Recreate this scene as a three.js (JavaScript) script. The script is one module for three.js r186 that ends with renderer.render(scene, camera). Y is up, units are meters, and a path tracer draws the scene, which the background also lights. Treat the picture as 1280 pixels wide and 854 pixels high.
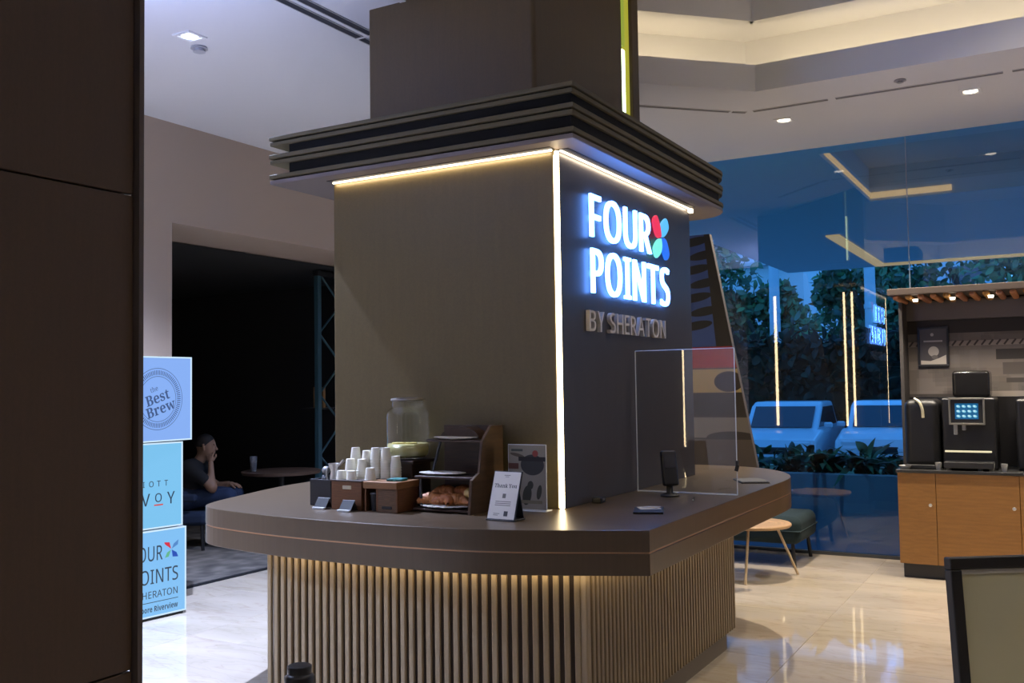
import * as THREE from 'three';
import { RoundedBoxGeometry } from 'three/addons/geometries/RoundedBoxGeometry.js';
import { TextGeometry } from 'three/addons/geometries/TextGeometry.js';
import { FontLoader } from 'three/addons/loaders/FontLoader.js';
import { MarchingCubes } from 'three/addons/objects/MarchingCubes.js';
import { mergeGeometries, mergeVertices } from 'three/addons/utils/BufferGeometryUtils.js';
import { RectAreaLightUniformsLib } from 'three/addons/lights/RectAreaLightUniformsLib.js';
import { ImprovedNoise } from 'three/addons/math/ImprovedNoise.js';

// ------------------------------------------------------------ camera, sky, exposure
const scene = new THREE.Scene();
const renderer = new THREE.WebGLRenderer({ antialias: true });
renderer.toneMapping = THREE.LinearToneMapping;
renderer.toneMappingExposure = 1.0;
renderer.shadowMap.enabled = true;
RectAreaLightUniformsLib.init();
const V = (x, y, z) => new THREE.Vector3(x, y, z);
const camera = new THREE.PerspectiveCamera(39.06, 1280 / 854, 0.05, 200);
camera.position.set(0, 1.6, 0);
camera.setRotationFromMatrix(new THREE.Matrix4().makeBasis(
  V(0.49672965, -0.01481289, 0.86777891), V(-0.03350378, 0.9987818, 0.03622717), V(-0.86725841, -0.04706898, 0.49562824)));
scene.add(camera);

const SKY = 2.2, DOWN = 34, COVE = 16.0, LED = 14;
{ // dusk sky: deep blue above, paler towards the horizon
  const w = 64, h = 32, d = new Float32Array(w * h * 4);
  for (let j = 0; j < h; j++) {
    const el = Math.max(0, Math.sin(((j + 0.5) / h - 0.5) * Math.PI));
    const k = Math.pow(1 - el, 2);
    for (let i = 0; i < w; i++) d.set([(0.12 + 0.26 * k) * SKY, (0.3 + 0.35 * k) * SKY, (0.68 + 0.42 * k) * SKY, 1], (j * w + i) * 4);
  }
  const t = new THREE.DataTexture(d, w, h, THREE.RGBAFormat, THREE.FloatType);
  t.mapping = THREE.EquirectangularReflectionMapping; t.magFilter = t.minFilter = THREE.LinearFilter; t.needsUpdate = true;
  scene.background = t;
}

// ------------------------------------------------------------ helpers
let seed = 7;
const rnd = () => { seed = (seed * 1664525 + 1013904223) >>> 0; return seed / 4294967296; };
const rr = (a, b) => a + (b - a) * rnd();
const noise = new ImprovedNoise();
const fbm = (x, y, z = 0, o = 5) => { let s = 0, a = 0.5, f = 1; for (let i = 0; i < o; i++) { s += a * noise.noise(x * f, y * f, z + i * 7.3); a *= 0.5; f *= 2.03; } return s; };
const taken = new Map();
const numbered = (n) => { const k = taken.get(n) || 0; taken.set(n, k + 1); return k ? `${n}_${String(k).padStart(3, '0')}` : n; };
function tag(o, label, category, group, kind) {
  if (label) o.userData.label = label;
  if (category) o.userData.category = category;
  if (group) o.userData.group = group;
  if (kind) o.userData.kind = kind;
  return o;
}
function thing(name, label, category, pos = [0, 0, 0], turn = 0, group, kind) {
  const o = new THREE.Group(); o.name = numbered(name); o.position.set(...pos); o.rotation.y = turn; scene.add(o);
  return tag(o, label, category, group, kind);
}
function mesh(name, geo, m, parent = scene, pos, rot) {
  const o = new THREE.Mesh(Array.isArray(geo) ? merge(geo) : geo, m);
  o.name = parent === scene ? numbered(name) : name;
  if (pos) o.position.set(...pos);
  if (rot) o.rotation.set(...rot);
  parent.add(o); return o;
}
function struct(name, geo, m, pos) { return tag(mesh(name, geo, m, scene, pos), null, null, null, 'structure'); }
function merge(list) {
  return mergeGeometries(list.map((g) => { const q = g.index ? g.toNonIndexed() : g; for (const k of Object.keys(q.attributes)) if (!['position', 'normal', 'uv'].includes(k)) q.deleteAttribute(k); return q; }));
}
const box = (w, h, d, x = 0, y = 0, z = 0) => new THREE.BoxGeometry(w, h, d).translate(x, y, z);
const rbox = (w, h, d, r, x = 0, y = 0, z = 0, s = 2) => new RoundedBoxGeometry(w, h, d, s, Math.min(r, w / 2.01, h / 2.01, d / 2.01)).translate(x, y, z);
const cyl = (r1, r2, h, x = 0, y = 0, z = 0, s = 24) => new THREE.CylinderGeometry(r1, r2, h, s).translate(x, y, z);
const lathe = (pts, s = 32) => new THREE.LatheGeometry(pts.map((p) => new THREE.Vector2(p[0], p[1])), s);
const tube = (pts, r, seg = 24, rs = 8) => new THREE.TubeGeometry(new THREE.CatmullRomCurve3(pts.map((p) => V(...p))), seg, r, rs);
function bar(a, b, r, s = 8) {
  const A = V(...a), B = V(...b), g = new THREE.CylinderGeometry(r, r, A.distanceTo(B), s);
  g.applyQuaternion(new THREE.Quaternion().setFromUnitVectors(V(0, 1, 0), B.clone().sub(A).normalize()));
  const c = A.add(B).multiplyScalar(0.5); return g.translate(c.x, c.y, c.z);
}
// a horizontal slab from an outline given as [x, z] points
function slab(pts, y0, y1, bevel = 0, holes = []) {
  const s = new THREE.Shape(pts.map((p) => new THREE.Vector2(p[0], -p[1])));
  for (const h of holes) s.holes.push(new THREE.Path(h.map((p) => new THREE.Vector2(p[0], -p[1]))));
  const g = new THREE.ExtrudeGeometry(s, { depth: y1 - y0 - 2 * bevel, bevelEnabled: bevel > 0, bevelSize: bevel, bevelThickness: bevel, bevelOffset: -bevel, bevelSegments: 2, steps: 1 });
  return g.rotateX(-Math.PI / 2).translate(0, y0 + bevel, 0);
}
// a wall that follows an [x, z] path (closed or open), of a given thickness to its right side
function pathWall(pts, y0, y1, t, closed = false) {
  const out = [], n = pts.length;
  for (let i = 0; i < n - (closed ? 0 : 1); i++) {
    const a = pts[i], b = pts[(i + 1) % n], L = Math.hypot(b[0] - a[0], b[1] - a[1]);
    const g = new THREE.BoxGeometry(L + t * 0.41, y1 - y0, t);
    g.rotateY(-Math.atan2(b[1] - a[1], b[0] - a[0]));
    out.push(g.translate((a[0] + b[0]) / 2, (y0 + y1) / 2, (a[1] + b[1]) / 2));
  }
  return merge(out);
}
const S = (c, rough = 0.6, o = {}) => new THREE.MeshStandardMaterial({ color: Array.isArray(c) ? new THREE.Color().setRGB(...c) : c, roughness: rough, ...o });
const P = (c, rough = 0.6, o = {}) => new THREE.MeshPhysicalMaterial({ color: Array.isArray(c) ? new THREE.Color().setRGB(...c) : c, roughness: rough, ...o });
const E = (c, k = 1) => new THREE.MeshStandardMaterial({ color: 0x111111, roughness: 0.6, emissive: new THREE.Color().setRGB(...c), emissiveIntensity: k });
function dataTex(w, h, fn, srgb = true) {
  const d = new Uint8Array(w * h * 4);
  for (let j = 0; j < h; j++) for (let i = 0; i < w; i++) { const c = fn(i / w, j / h); d.set([...c.map((v) => Math.max(0, Math.min(255, Math.round(v * 255)))), 255], (j * w + i) * 4); }
  const t = new THREE.DataTexture(d, w, h); t.wrapS = t.wrapT = THREE.RepeatWrapping; t.magFilter = t.minFilter = THREE.LinearFilter;
  if (srgb) t.colorSpace = THREE.SRGBColorSpace; t.needsUpdate = true; return t;
}
function canvasTex(w, h, draw) {
  const c = document.createElement('canvas'); c.width = w; c.height = h; draw(c.getContext('2d'), w, h);
  const t = new THREE.CanvasTexture(c); t.colorSpace = THREE.SRGBColorSpace; return t;
}
function rectLight(w, h, color, intensity, pos, towards, name = 'light') {
  const l = new THREE.RectAreaLight(new THREE.Color().setRGB(...color), intensity, w, h);
  l.name = name; l.position.set(...pos); l.lookAt(...towards); scene.add(l); return l;
}
const [fontSans, fontBold] = await Promise.all(['sans_regular', 'sans_bold'].map((f) => new FontLoader().loadAsync(`fonts/droid/droid_${f}.typeface.json`)));

// ------------------------------------------------------------ materials
const WARM = [1, 0.74, 0.42], COOL = [0.7, 0.84, 1.3], NEUT = [1, 0.87, 0.7];
const marbleTex = dataTex(1024, 1024, (u, v) => {
  const x = v * 5, y = u * 9, wx = fbm(x * 0.5, y * 0.9, 3.1) * 2.2, wy = fbm(x * 0.5 + 9, y * 0.9, 8.4) * 2.2;
  const r1 = Math.abs(fbm(x * 0.28 + wx * 0.5, y * 0.9 + wy, 1.7, 4)), vein = Math.pow(Math.max(0, 1 - r1 * 9), 3);
  const r2 = Math.abs(fbm(x * 0.5 + wy, y * 1.5 + wx, 5.7, 4)), fine = Math.pow(Math.max(0, 1 - r2 * 14), 2);
  const cloud = fbm(x * 0.4, y * 0.8, 12, 4) * 0.16, k = 0.84 + cloud * 0.7 - vein * 0.045 - fine * 0.035;
  return [k, k * (0.94 - vein * 0.02), k * (0.85 - vein * 0.03 - fine * 0.02)];
});
const laminate = dataTex(256, 256, (u, v) => { const k = 0.93 + 0.05 * fbm(u * 60, v * 6, 2, 4) + 0.05 * (rnd() - 0.5); return [k, k, k]; });
laminate.repeat.set(1, 1);
const woodTex = (base, seedz, amp = 0.35) => dataTex(256, 256, (u, v) => { const k = 0.85 + amp * fbm(u * 3 + 0.6 * fbm(u * 4, v * 3, seedz), v * 40, seedz, 4) + 0.05 * (rnd() - 0.5); return base.map((c) => c * k); });
const mMarble = [0, 1].map((k) => S(k ? [0.68, 0.67, 0.66] : [0.7, 0.69, 0.67], 0.04, { map: marbleTex }));
const mJoint = S([0.32, 0.29, 0.25], 0.8);
const mCeil = S([0.76, 0.75, 0.74], 0.9), mTan = S([0.5, 0.385, 0.29], 0.9), mPlain = S([0.5, 0.46, 0.42], 0.9);
const mCol = P([0.132, 0.096, 0.034], 0.5, { map: laminate }), mSign = P([0.07, 0.06, 0.058], 0.4, { map: laminate });
const mShaft = P([0.1, 0.062, 0.02], 0.6, { map: laminate });
const mCanopy = S([0.1, 0.082, 0.043], 0.75), mSoffit = S([0.17, 0.14, 0.135], 0.6), mBlack = S([0.012, 0.012, 0.013], 0.5);
const mCounter = P([0.086, 0.058, 0.032], 0.33, { map: laminate }), mCopper = S([0.42, 0.25, 0.15], 0.4, { metalness: 0.9 });
const mSlat = P([0.37, 0.28, 0.165], 0.5, { map: laminate }), mGroove = S([0.055, 0.038, 0.028], 0.7), mPlinth = S([0.2, 0.165, 0.12], 0.5);
const mPillar = P([0.088, 0.05, 0.022], 0.6, { map: laminate }), mTrim = S([0.09, 0.065, 0.048], 0.5);
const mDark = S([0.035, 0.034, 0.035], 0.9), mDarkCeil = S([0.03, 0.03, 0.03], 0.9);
const mGlassPane = new THREE.MeshPhysicalMaterial({ color: new THREE.Color().setRGB(0.2, 0.56, 0.8), transmission: 1, thickness: 0, roughness: 0, ior: 1.8 });
const mAcrylic = new THREE.MeshPhysicalMaterial({ color: new THREE.Color().setRGB(0.86, 0.87, 0.88), transmission: 1, thickness: 0, roughness: 0, ior: 1.75 });
const mAcrylicEdge = P([0.75, 0.8, 0.8], 0.2);
const mGlass = new THREE.MeshPhysicalMaterial({ color: 0xf4f8f8, transmission: 1, thickness: 0, roughness: 0.02, ior: 1.5 });
const mSteel = S([0.62, 0.62, 0.62], 0.3, { metalness: 0.95 }), mDarkSteel = S([0.08, 0.085, 0.09], 0.4, { metalness: 0.6 });
const mWhite = S([0.8, 0.79, 0.76], 0.6), mPaper = S([0.78, 0.77, 0.72], 0.75);
const mLedWarm = E([1, 0.78, 0.45], LED), mLedDim = E([1, 0.74, 0.42], 3.5);

// ------------------------------------------------------------ setting
{ // marble floor: a base with recessed joints and a tile for each slab
  const fl = struct('floor', box(14.4, 0.2, 11.4, 2.1, -0.103, -0.62), mJoint);
  const t = 1.2, variants = [0, 1, 2, 3, 4, 5].map((k) => {
    const g = new RoundedBoxGeometry(t - 0.003, 0.02, t - 0.003, 1, 0.0012), p = g.attributes.position, u = g.attributes.uv;
    for (let i = 0; i < p.count; i++) u.setXY(i, (k * 0.37 + (p.getX(i) + 0.6) / 2.6) % 9, (k * 0.61 + (p.getZ(i) + 0.6) / 2.6));
    return g;
  });
  for (let i = 0; i < 12; i++) for (let j = 0; j < 10; j++) {
    const x = 9.29 - 0.6 - 1.2 * i, z = -6.24 + 0.6 + 1.2 * j;
    if (z > 5 || x < -4.4) continue;
    mesh('marble_tile', variants[(i * 5 + j * 3 + ((i * j) % 4)) % 6], mMarble[(i * 7 + j * 3) % 2], fl, [x, -0.01, z]);
  }
}
const carpetTex = dataTex(512, 512, (u, v) => { const k = 0.5 + 0.35 * fbm(u * 90, v * 90, 1, 3) + 0.2 * fbm(u * 5, v * 7, 4, 3); return [k, k * 0.97, k * 0.93]; });
carpetTex.repeat.set(0.4, 0.4);
struct('floor_carpet', box(6, 0.2, 5.6, 7, -0.1, -9.1), S([0.6, 0.57, 0.54], 0.95, { map: carpetTex }));
struct('trim_1', box(4.2, 0.012, 0.05, 7, 0.003, -6.275), mBlack);
struct('wall_back', [box(9.942, 4.2, 0.84, 0.471, 2.1, -6.73), box(3.46, 1.21, 0.84, 7.172, 3.595, -6.73), box(0.5, 4.2, 0.84, 9.15, 2.1, -6.73)], mTan);
struct('wall_left', box(0.3, 5.4, 11.6, -4.65, 2.6, -0.6), mPlain);
struct('wall_front', box(14.3, 5.4, 0.3, 2.2, 2.6, 5.15), mPlain);
// dark lounge behind the opening
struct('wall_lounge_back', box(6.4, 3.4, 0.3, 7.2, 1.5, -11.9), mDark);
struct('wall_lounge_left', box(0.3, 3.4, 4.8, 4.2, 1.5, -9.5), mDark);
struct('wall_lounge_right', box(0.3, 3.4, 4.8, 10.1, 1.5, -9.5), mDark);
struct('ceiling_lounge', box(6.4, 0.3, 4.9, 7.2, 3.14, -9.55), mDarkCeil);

// ceiling with an octagonal stepped tray
const octa = (o) => { // lip octagon grown by o
  const x0 = -2.5 - o, x1 = 7.21 + o, z0 = -3.2 - o, z1 = 3.2 + o, c = 1.243 + 0.586 * o - 0 * o;
  return [[x0 + c, z0], [x1 - c, z0], [x1, z0 + c], [x1, z1 - c], [x1 - c, z1], [x0 + c, z1], [x0, z1 - c], [x0, z0 + c]];
};
{
  const ce = struct('ceiling', slab([[-4.8, -6.7], [9.29, -6.7], [9.29, 5.2], [-4.8, 5.2]], 3.82, 4.0, 0, [octa(0)]), mCeil);
  mesh('lip_riser', pathWall(octa(0.012), 3.815, 4.02, 0.04, true), mCeil, ce);
  mesh('upper_riser', pathWall(octa(0.57), 3.98, 4.44, 0.1, true), mCeil, ce);
  mesh('channel_soffit', slab(octa(0.62), 4.4, 4.5, 0, [octa(0.08)]), mCeil, ce);
  mesh('inner_riser', pathWall(octa(0.1), 4.39, 5.2, 0.06, true), mCeil, ce);
  mesh('tray_top', slab(octa(0.3), 5.15, 5.25), mCeil, ce);
  const cl = thing('cove_light', 'hidden warm strip light around the ceiling tray ledge', 'light');
  const p = octa(0.13), pts2 = octa(0.2);
  for (let i = 0; i < 8; i++) {
    const a = p[i], b = p[(i + 1) % 8], L = Math.hypot(b[0] - a[0], b[1] - a[1]);
    const g = box(L - 0.05, 0.015, 0.03); g.rotateY(-Math.atan2(b[1] - a[1], b[0] - a[0]));
    mesh('led_strip', g.translate((a[0] + b[0]) / 2, 4.012, (a[1] + b[1]) / 2), E(NEUT, 2.2), cl);
    const c = pts2[i], d = pts2[(i + 1) % 8], m = [(c[0] + d[0]) / 2, 4.022, (c[1] + d[1]) / 2];
    const nx = (d[1] - c[1]) / L, nz = -(d[0] - c[0]) / L;
    const l = new THREE.RectAreaLight(new THREE.Color().setRGB(1, 0.8, 0.5), COVE, L - 0.1, 0.03);
    l.name = 'cove_light_lamp'; l.position.set(...m);
    const zax = V(-nx, -0.4, -nz).normalize(), xax = V((d[0] - c[0]) / L, 0, (d[1] - c[1]) / L);
    l.setRotationFromMatrix(new THREE.Matrix4().makeBasis(xax, zax.clone().cross(xax), zax)); scene.add(l);
  }
}
{ // linear air slots that run round the tray
  const pth = octa(0.525), mSlot = S([0.035, 0.035, 0.04], 0.9), mFr = S([0.5, 0.49, 0.47], 0.6);
  const mSlotPale = S([0.16, 0.145, 0.135], 0.9);
  const seg = (a, b, label, w = 0.035) => {
    const L = Math.hypot(b[0] - a[0], b[1] - a[1]), ang = -Math.atan2(b[1] - a[1], b[0] - a[0]);
    const t = thing('air_slot', label, 'air vent', [(a[0] + b[0]) / 2, 3.82, (a[1] + b[1]) / 2], ang);
    mesh('frame', [box(L, 0.006, 0.006, 0, -0.003, w / 2 + 0.003), box(L, 0.006, 0.006, 0, -0.003, -w / 2 - 0.003)], mFr, t);
    mesh('opening', box(L, 0.003, w, 0, -0.0015, 0), w < 0.04 ? mSlotPale : mSlot, t);
  };
  seg([7.735, -2.12], [7.735, -1.53], 'short dark ceiling slot right of the tray corner, above the window wall', 0.03);
  seg([7.735, -1.47], [7.735, -0.3], 'long dark ceiling slot between the two right-hand downlights and the tray', 0.03);
  seg([7.735, -0.24], [7.735, 1.2], 'dark ceiling slot that runs out at the right edge of the photo', 0.03);
  seg([7.66, -2.27], [7.735, -2.18], 'tiny bent piece of ceiling slot at the tray corner', 0.03);
  seg([7.05, -2.88], [7.64, -2.29], 'slanting dark ceiling slot just right of the column', 0.03);
  for (const [dz, wh] of [[0, 'rear line'], [0.1, 'front line']]) {
    seg([2.9, -3.78 + dz], [4.73, -3.78 + dz], `long black ceiling slot left of the column, ${wh} of the pair`, 0.05);
    seg([4.76, -3.78 + dz], [6.0, -3.78 + dz], `end piece of black ceiling slot that meets the column, ${wh} of the pair`, 0.05);
  }
}
// glass wall
{
  const zs = [-6.31, -3.9, -1.17, 1.56, 4.29, 5.0];
  for (let i = 0; i < zs.length - 1; i++) {
    const a = zs[i], b = zs[i + 1];
    const w = struct('window_' + (i + 1), new THREE.PlaneGeometry(b - a - 0.01, 3.8).rotateY(-Math.PI / 2), mGlassPane, [9.29, 1.92, (a + b) / 2]);
    if (i) mesh('silicone_joint', box(0.008, 3.8, 0.01, 0, 0, -(b - a) / 2), P([0.45, 0.6, 0.7], 0.5, { transmission: 0.5, thickness: 0 }), w);
    mesh('bottom_channel', box(0.05, 0.03, b - a - 0.01, 0, -1.905, 0), mDarkSteel, w);
  }
}

// ------------------------------------------------------------ kiosk tower
const CAPH = new Map([fontSans, fontBold].map((f) => { const g = new TextGeometry('H', { font: f, size: 1, depth: 0.01, bevelEnabled: false }); g.computeBoundingBox(); return [f, g.boundingBox.max.y]; }));
function textGroup(parent, name, str, font, h, x0, x1, y, z, depth, m, gap = 0.06) {
  // every character its own mesh, stretched so that the word fills x0..x1
  const gs = []; let w = 0;
  for (const ch of str) {
    if (ch === ' ') { w += h * 0.42; gs.push(null); continue; }
    const g = new TextGeometry(ch, { font, size: 1, depth, curveSegments: 8, bevelEnabled: true, bevelSize: 0.004, bevelThickness: 0.002, bevelSegments: 1 });
    g.computeBoundingBox(); const b = g.boundingBox.clone();
    const k = h / CAPH.get(font); g.translate(-b.min.x, 0, 0).scale(k, k, 1);
    gs.push([g, (b.max.x - b.min.x) * k, w]); w += (b.max.x - b.min.x) * k + h * gap * 2;
  }
  w -= h * gap * 2; const sx = (x1 - x0) / w;
  for (const e of gs) if (e) { e[0].scale(sx, 1, 1).translate(x0 + e[2] * sx, y, z); mesh(name, e[0], m, parent); }
}
const ZS = -2.138, XL = 4.218;
const tower = thing('kiosk_tower', 'square brown clad tower with layered dark canopy rising through the coffee counter', 'column', [0, 0, 0], 0, null, 'thing');
{
  const T = tower;
  mesh('core', box(1.9, 2.78, 1.38, 5.189, 1.39, -2.8515), mGroove, T);
  const setUV = (g, s) => { const p = g.attributes.position, n = g.attributes.normal, u = g.attributes.uv; for (let i = 0; i < p.count; i++) u.setXY(i, (Math.abs(n.getX(i)) > 0.5 ? p.getZ(i) : p.getX(i)) * s, p.getY(i) * s); return g; };
  mesh('side_panel', setUV(rbox(0.03, 1.78, 1.4, 0.004, XL + 0.015, 1.889, -2.8615), 0.6), mCol, T);
  mesh('sign_panel', setUV(rbox(1.92, 1.78, 0.03, 0.004, 5.2, 1.889, ZS - 0.015), 0.6), mSign, T);
  mesh('side_panel', setUV(rbox(0.03, 1.78, 1.4, 0.004, 6.145, 1.889, -2.8515), 0.6), mCol, T);
  mesh('back_panel', setUV(rbox(1.94, 1.78, 0.03, 0.004, 5.189, 1.889, -3.55), 0.6), mCol, T);
  // vertical strip light at the front corner: channel, diffuser
  const d45 = Math.PI / 4;
  mesh('light_channel', box(0.03, 1.745, 0.012).rotateY(-d45).translate(XL + 0.016, 1.875, ZS - 0.016), mSteel, T);
  mesh('led_strip', rbox(0.022, 1.765, 0.012, 0.004).rotateY(-d45).translate(XL + 0.005, 1.885, ZS - 0.005), mLedWarm, T);
  rectLight(0.02, 1.74, [1, 0.74, 0.42], 4, [XL - 0.004, 1.873, ZS + 0.004], [XL - 1, 1.873, ZS + 1], 'corner_led_light');
  // far side strips, seen mirrored in the glass wall
  for (const [z, w] of [[-2.24, 0.026], [-2.335, 0.026], [-3.19, 0.034]]) mesh('led_strip', rbox(0.012, 1.66, w, 0.004, 6.165, 1.885, z), mLedWarm, T);
  // strip lights under the canopy
  mesh('led_strip', rbox(0.012, 0.01, 1.4, 0.003, XL - 0.008, 2.77, -2.862), E([1, 0.84, 0.64], 4), T);
  mesh('led_strip', rbox(1.9, 0.01, 0.012, 0.003, 5.19, 2.77, ZS + 0.008), E([1, 0.84, 0.64], 3), T);
  rectLight(1.38, 0.012, [1, 0.8, 0.58], 22, [XL - 0.012, 2.76, -2.862], [XL + 0.25, 2.3, -2.862], 'canopy_led_light');
  rectLight(1.88, 0.012, [1, 0.8, 0.58], 16, [5.19, 2.76, ZS + 0.012], [5.19, 2.3, ZS - 0.25], 'canopy_led_light');
  mesh('light_channel', [box(0.05, 0.004, 1.42, XL - 0.025, 2.777, -2.862), box(1.9, 0.004, 0.05, 5.19, 2.777, ZS + 0.025)], mBlack, T);  // unseen cover plates that keep the strip light off the soffit
  mesh('lamp_cap', rbox(0.04, 0.03, 0.03, 0.006, 6.13, 2.755, ZS + 0.02), E([1, 0.8, 0.55], 3), T);
  // canopy
  const out = (i) => {
    const x0 = 4.07 + i, z1 = -1.975 - i, x1 = 6.65 - i, z0 = -3.915 + i, r = 0.3 - i * 0.5, p = [[x0, z1]];
    for (let k = 0; k <= 10; k++) { const a = k / 10 * Math.PI / 2; p.push([x1 - r + r * Math.sin(a), z1 - r + r * Math.cos(a)]); }
    for (let k = 0; k <= 10; k++) { const a = k / 10 * Math.PI / 2; p.push([x1 - r + r * Math.cos(a), z0 + r - r * Math.sin(a)]); }
    p.push([x0, z0]); return p;
  };
  for (const [y0, y1] of [[3.0, 3.053], [2.893, 2.95], [2.778, 2.834]]) {
    const m = (y0 + y1) / 2;
    mesh('canopy_board', slab(out(0), m + 0.004, y1, 0.004), mCanopy, T);
    mesh('canopy_board', slab(out(0.004), y0, m - 0.004, 0.004), y0 < 2.8 ? mSoffit : mCanopy, T);
  }
  mesh('canopy_core', slab([[4.09, -1.995], [6.36, -1.995], [6.52, -2.06], [6.6, -2.2], [6.63, -2.3], [6.63, -3.5], [6.4, -3.78], [4.09, -3.78]], 2.8, 3.04), S([0.003, 0.003, 0.003], 1), T);  // near black and pushed forward so the gaps between tiers stay dark
  // upper shaft with its recessed lime light channel
  mesh('shaft', [rbox(1.19, 2.15, 1.106, 0.025, 5.013, 4.12, -2.915, 3), rbox(0.13, 2.15, 1.106, 0.02, 5.825, 4.12, -2.915, 3), box(0.17, 2.14, 1.0, 5.684, 4.12, -2.93)], mShaft, T);
  mesh('light_channel', box(0.1, 2.0, 0.01, 5.705, 4.1, -2.385), E([0.5, 0.48, 0.035], 0.75), T);
  mesh('led_tube', rbox(0.045, 0.7, 0.03, 0.01, 5.64, 3.4, -2.382), E([0.78, 1.0, 0.55], 4), T);
  mesh('led_tube', rbox(0.045, 1.3, 0.03, 0.01, 5.64, 4.42, -2.382), E([0.45, 0.55, 0.06], 0.6), T);
  rectLight(0.04, 0.7, [0.8, 1, 0.5], 1.2, [5.64, 3.4, -2.355], [5.64, 3.4, 0], 'shaft_led_light');
}
const letterM = E([1.4, 4.0, 13], 1.0);
{
  const sg = thing('illuminated_sign', 'white glowing two-line hotel sign with a colourful pinwheel on the dark panel', 'sign');
  textGroup(sg, 'letter', 'FOUR', fontSans, 0.225, 4.55, 5.4, 2.382, ZS + 0.014, 0.012, letterM, 0.11);
  textGroup(sg, 'letter', 'POINTS', fontSans, 0.234, 4.555, 5.69, 2.086, ZS + 0.014, 0.012, letterM, 0.1);
  const petal = (pts) => { const s = new THREE.Shape(); s.moveTo(...pts[0]); for (let i = 1; i < pts.length; i++) s.bezierCurveTo(...pts[i]); return new THREE.ExtrudeGeometry(s, { depth: 0.012, bevelEnabled: true, bevelSize: 0.003, bevelThickness: 0.003, bevelSegments: 1, curveSegments: 8 }); };
  const tear = (a, col) => { // petal from the centre outwards, at the angle a
    const g = petal([[0.012, 0], [0.03, 0.07, 0.09, 0.075, 0.165, 0.045], [0.185, 0.03, 0.18, -0.03, 0.15, -0.035], [0.1, -0.04, 0.05, -0.03, 0.012, 0]]);
    g.rotateZ(a); g.scale(0.86, 0.9, 1); g.translate(5.562, 2.5, ZS + 0.016); const m = mesh('logo_petal', g, E(col, 1.1), sg); return m;
  };
  const D = Math.PI / 180;
  tag(tear(132 * D, [0.8, 0.03, 0.09]), 'red petal'); tag(tear(42 * D, [0.1, 0.5, 0.95]), 'light blue petal');
  tag(tear(222 * D, [0.2, 0.85, 0.75]), 'green petal'); tag(tear(312 * D, [0.02, 0.16, 0.85]), 'dark blue petal');
  for (const c of sg.children) if (c.name === 'letter') { c.geometry.computeBoundingBox(); const q = c.geometry.boundingBox; rectLight(0.012, 0.2, [0.08, 0.27, 1], 260, [q.min.x + 0.012, (q.min.y + q.max.y) / 2, q.max.z + 0.003], [q.min.x + 0.012, (q.min.y + q.max.y) / 2, 0], 'sign_lamp'); }
  const s2 = thing('sign_lettering', 'unlit grey metal lettering line below the glowing sign', 'sign');
  textGroup(s2, 'letter', 'BY SHERATON', fontSans, 0.108, 4.512, 5.61, 1.884, ZS + 0.004, 0.018, S([0.6, 0.57, 0.55], 0.5), 0.09);
}

// ------------------------------------------------------------ coffee counter
const counterEdge = (() => {
  const left = new THREE.CatmullRomCurve3([[6.2, -4.31], [5.4, -4.32], [4.79, -4.31], [4.49, -4.265], [4.04, -4.13], [3.76, -4.03], [3.63, -3.95], [3.555, -3.83], [3.49, -3.55], [3.45, -3.25], [3.437, -2.85], [3.447, -2.45], [3.478, -2.22], [3.53, -2.03], [3.605, -1.846], [3.685, -1.663], [3.757, -1.507]].map(([x, z]) => V(x, 0, z))).getPoints(90).map((p) => [p.x, p.z]);
  const right = new THREE.CatmullRomCurve3([[5.7, -1.507], [5.95, -1.507], [6.2, -1.525], [6.46, -1.605], [6.68, -1.735], [6.83, -1.89], [6.92, -2.1], [6.96, -2.5], [6.96, -3.3], [6.9, -3.75], [6.72, -4.08], [6.45, -4.26], [6.2, -4.31]].map(([x, z]) => V(x, 0, z))).getPoints(50).map((p) => [p.x, p.z]);
  return [...left, ...right.slice(0, -1)];
})();
const inset = (pts, d) => { // move an outline inwards
  const n = pts.length, out = [];
  let area = 0; for (let i = 0; i < n; i++) { const a = pts[i], b = pts[(i + 1) % n]; area += a[0] * b[1] - b[0] * a[1]; }
  const sgn = area > 0 ? 1 : -1;
  for (let i = 0; i < n; i++) {
    const a = pts[(i + n - 1) % n], b = pts[i], c = pts[(i + 1) % n];
    const n1 = [-(b[1] - a[1]), b[0] - a[0]], n2 = [-(c[1] - b[1]), c[0] - b[0]], l1 = Math.hypot(...n1), l2 = Math.hypot(...n2);
    const m = [n1[0] / l1 + n2[0] / l2, n1[1] / l1 + n2[1] / l2], k = 2 / (m[0] * m[0] + m[1] * m[1]);
    out.push([b[0] + sgn * d * m[0] * k, b[1] + sgn * d * m[1] * k]);
  }
  return out;
};
const bodyFace = new THREE.CatmullRomCurve3([[3.552, -3.425], [3.546, -3.2], [3.544, -2.85], [3.558, -2.45], [3.598, -2.2], [3.66, -1.98], [3.741, -1.79]].map(([x, z]) => V(x, 0, z)));
const counter = thing('coffee_counter', 'curved dark brown coffee counter with vertical slat front wrapped around the tower', 'counter');
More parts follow.
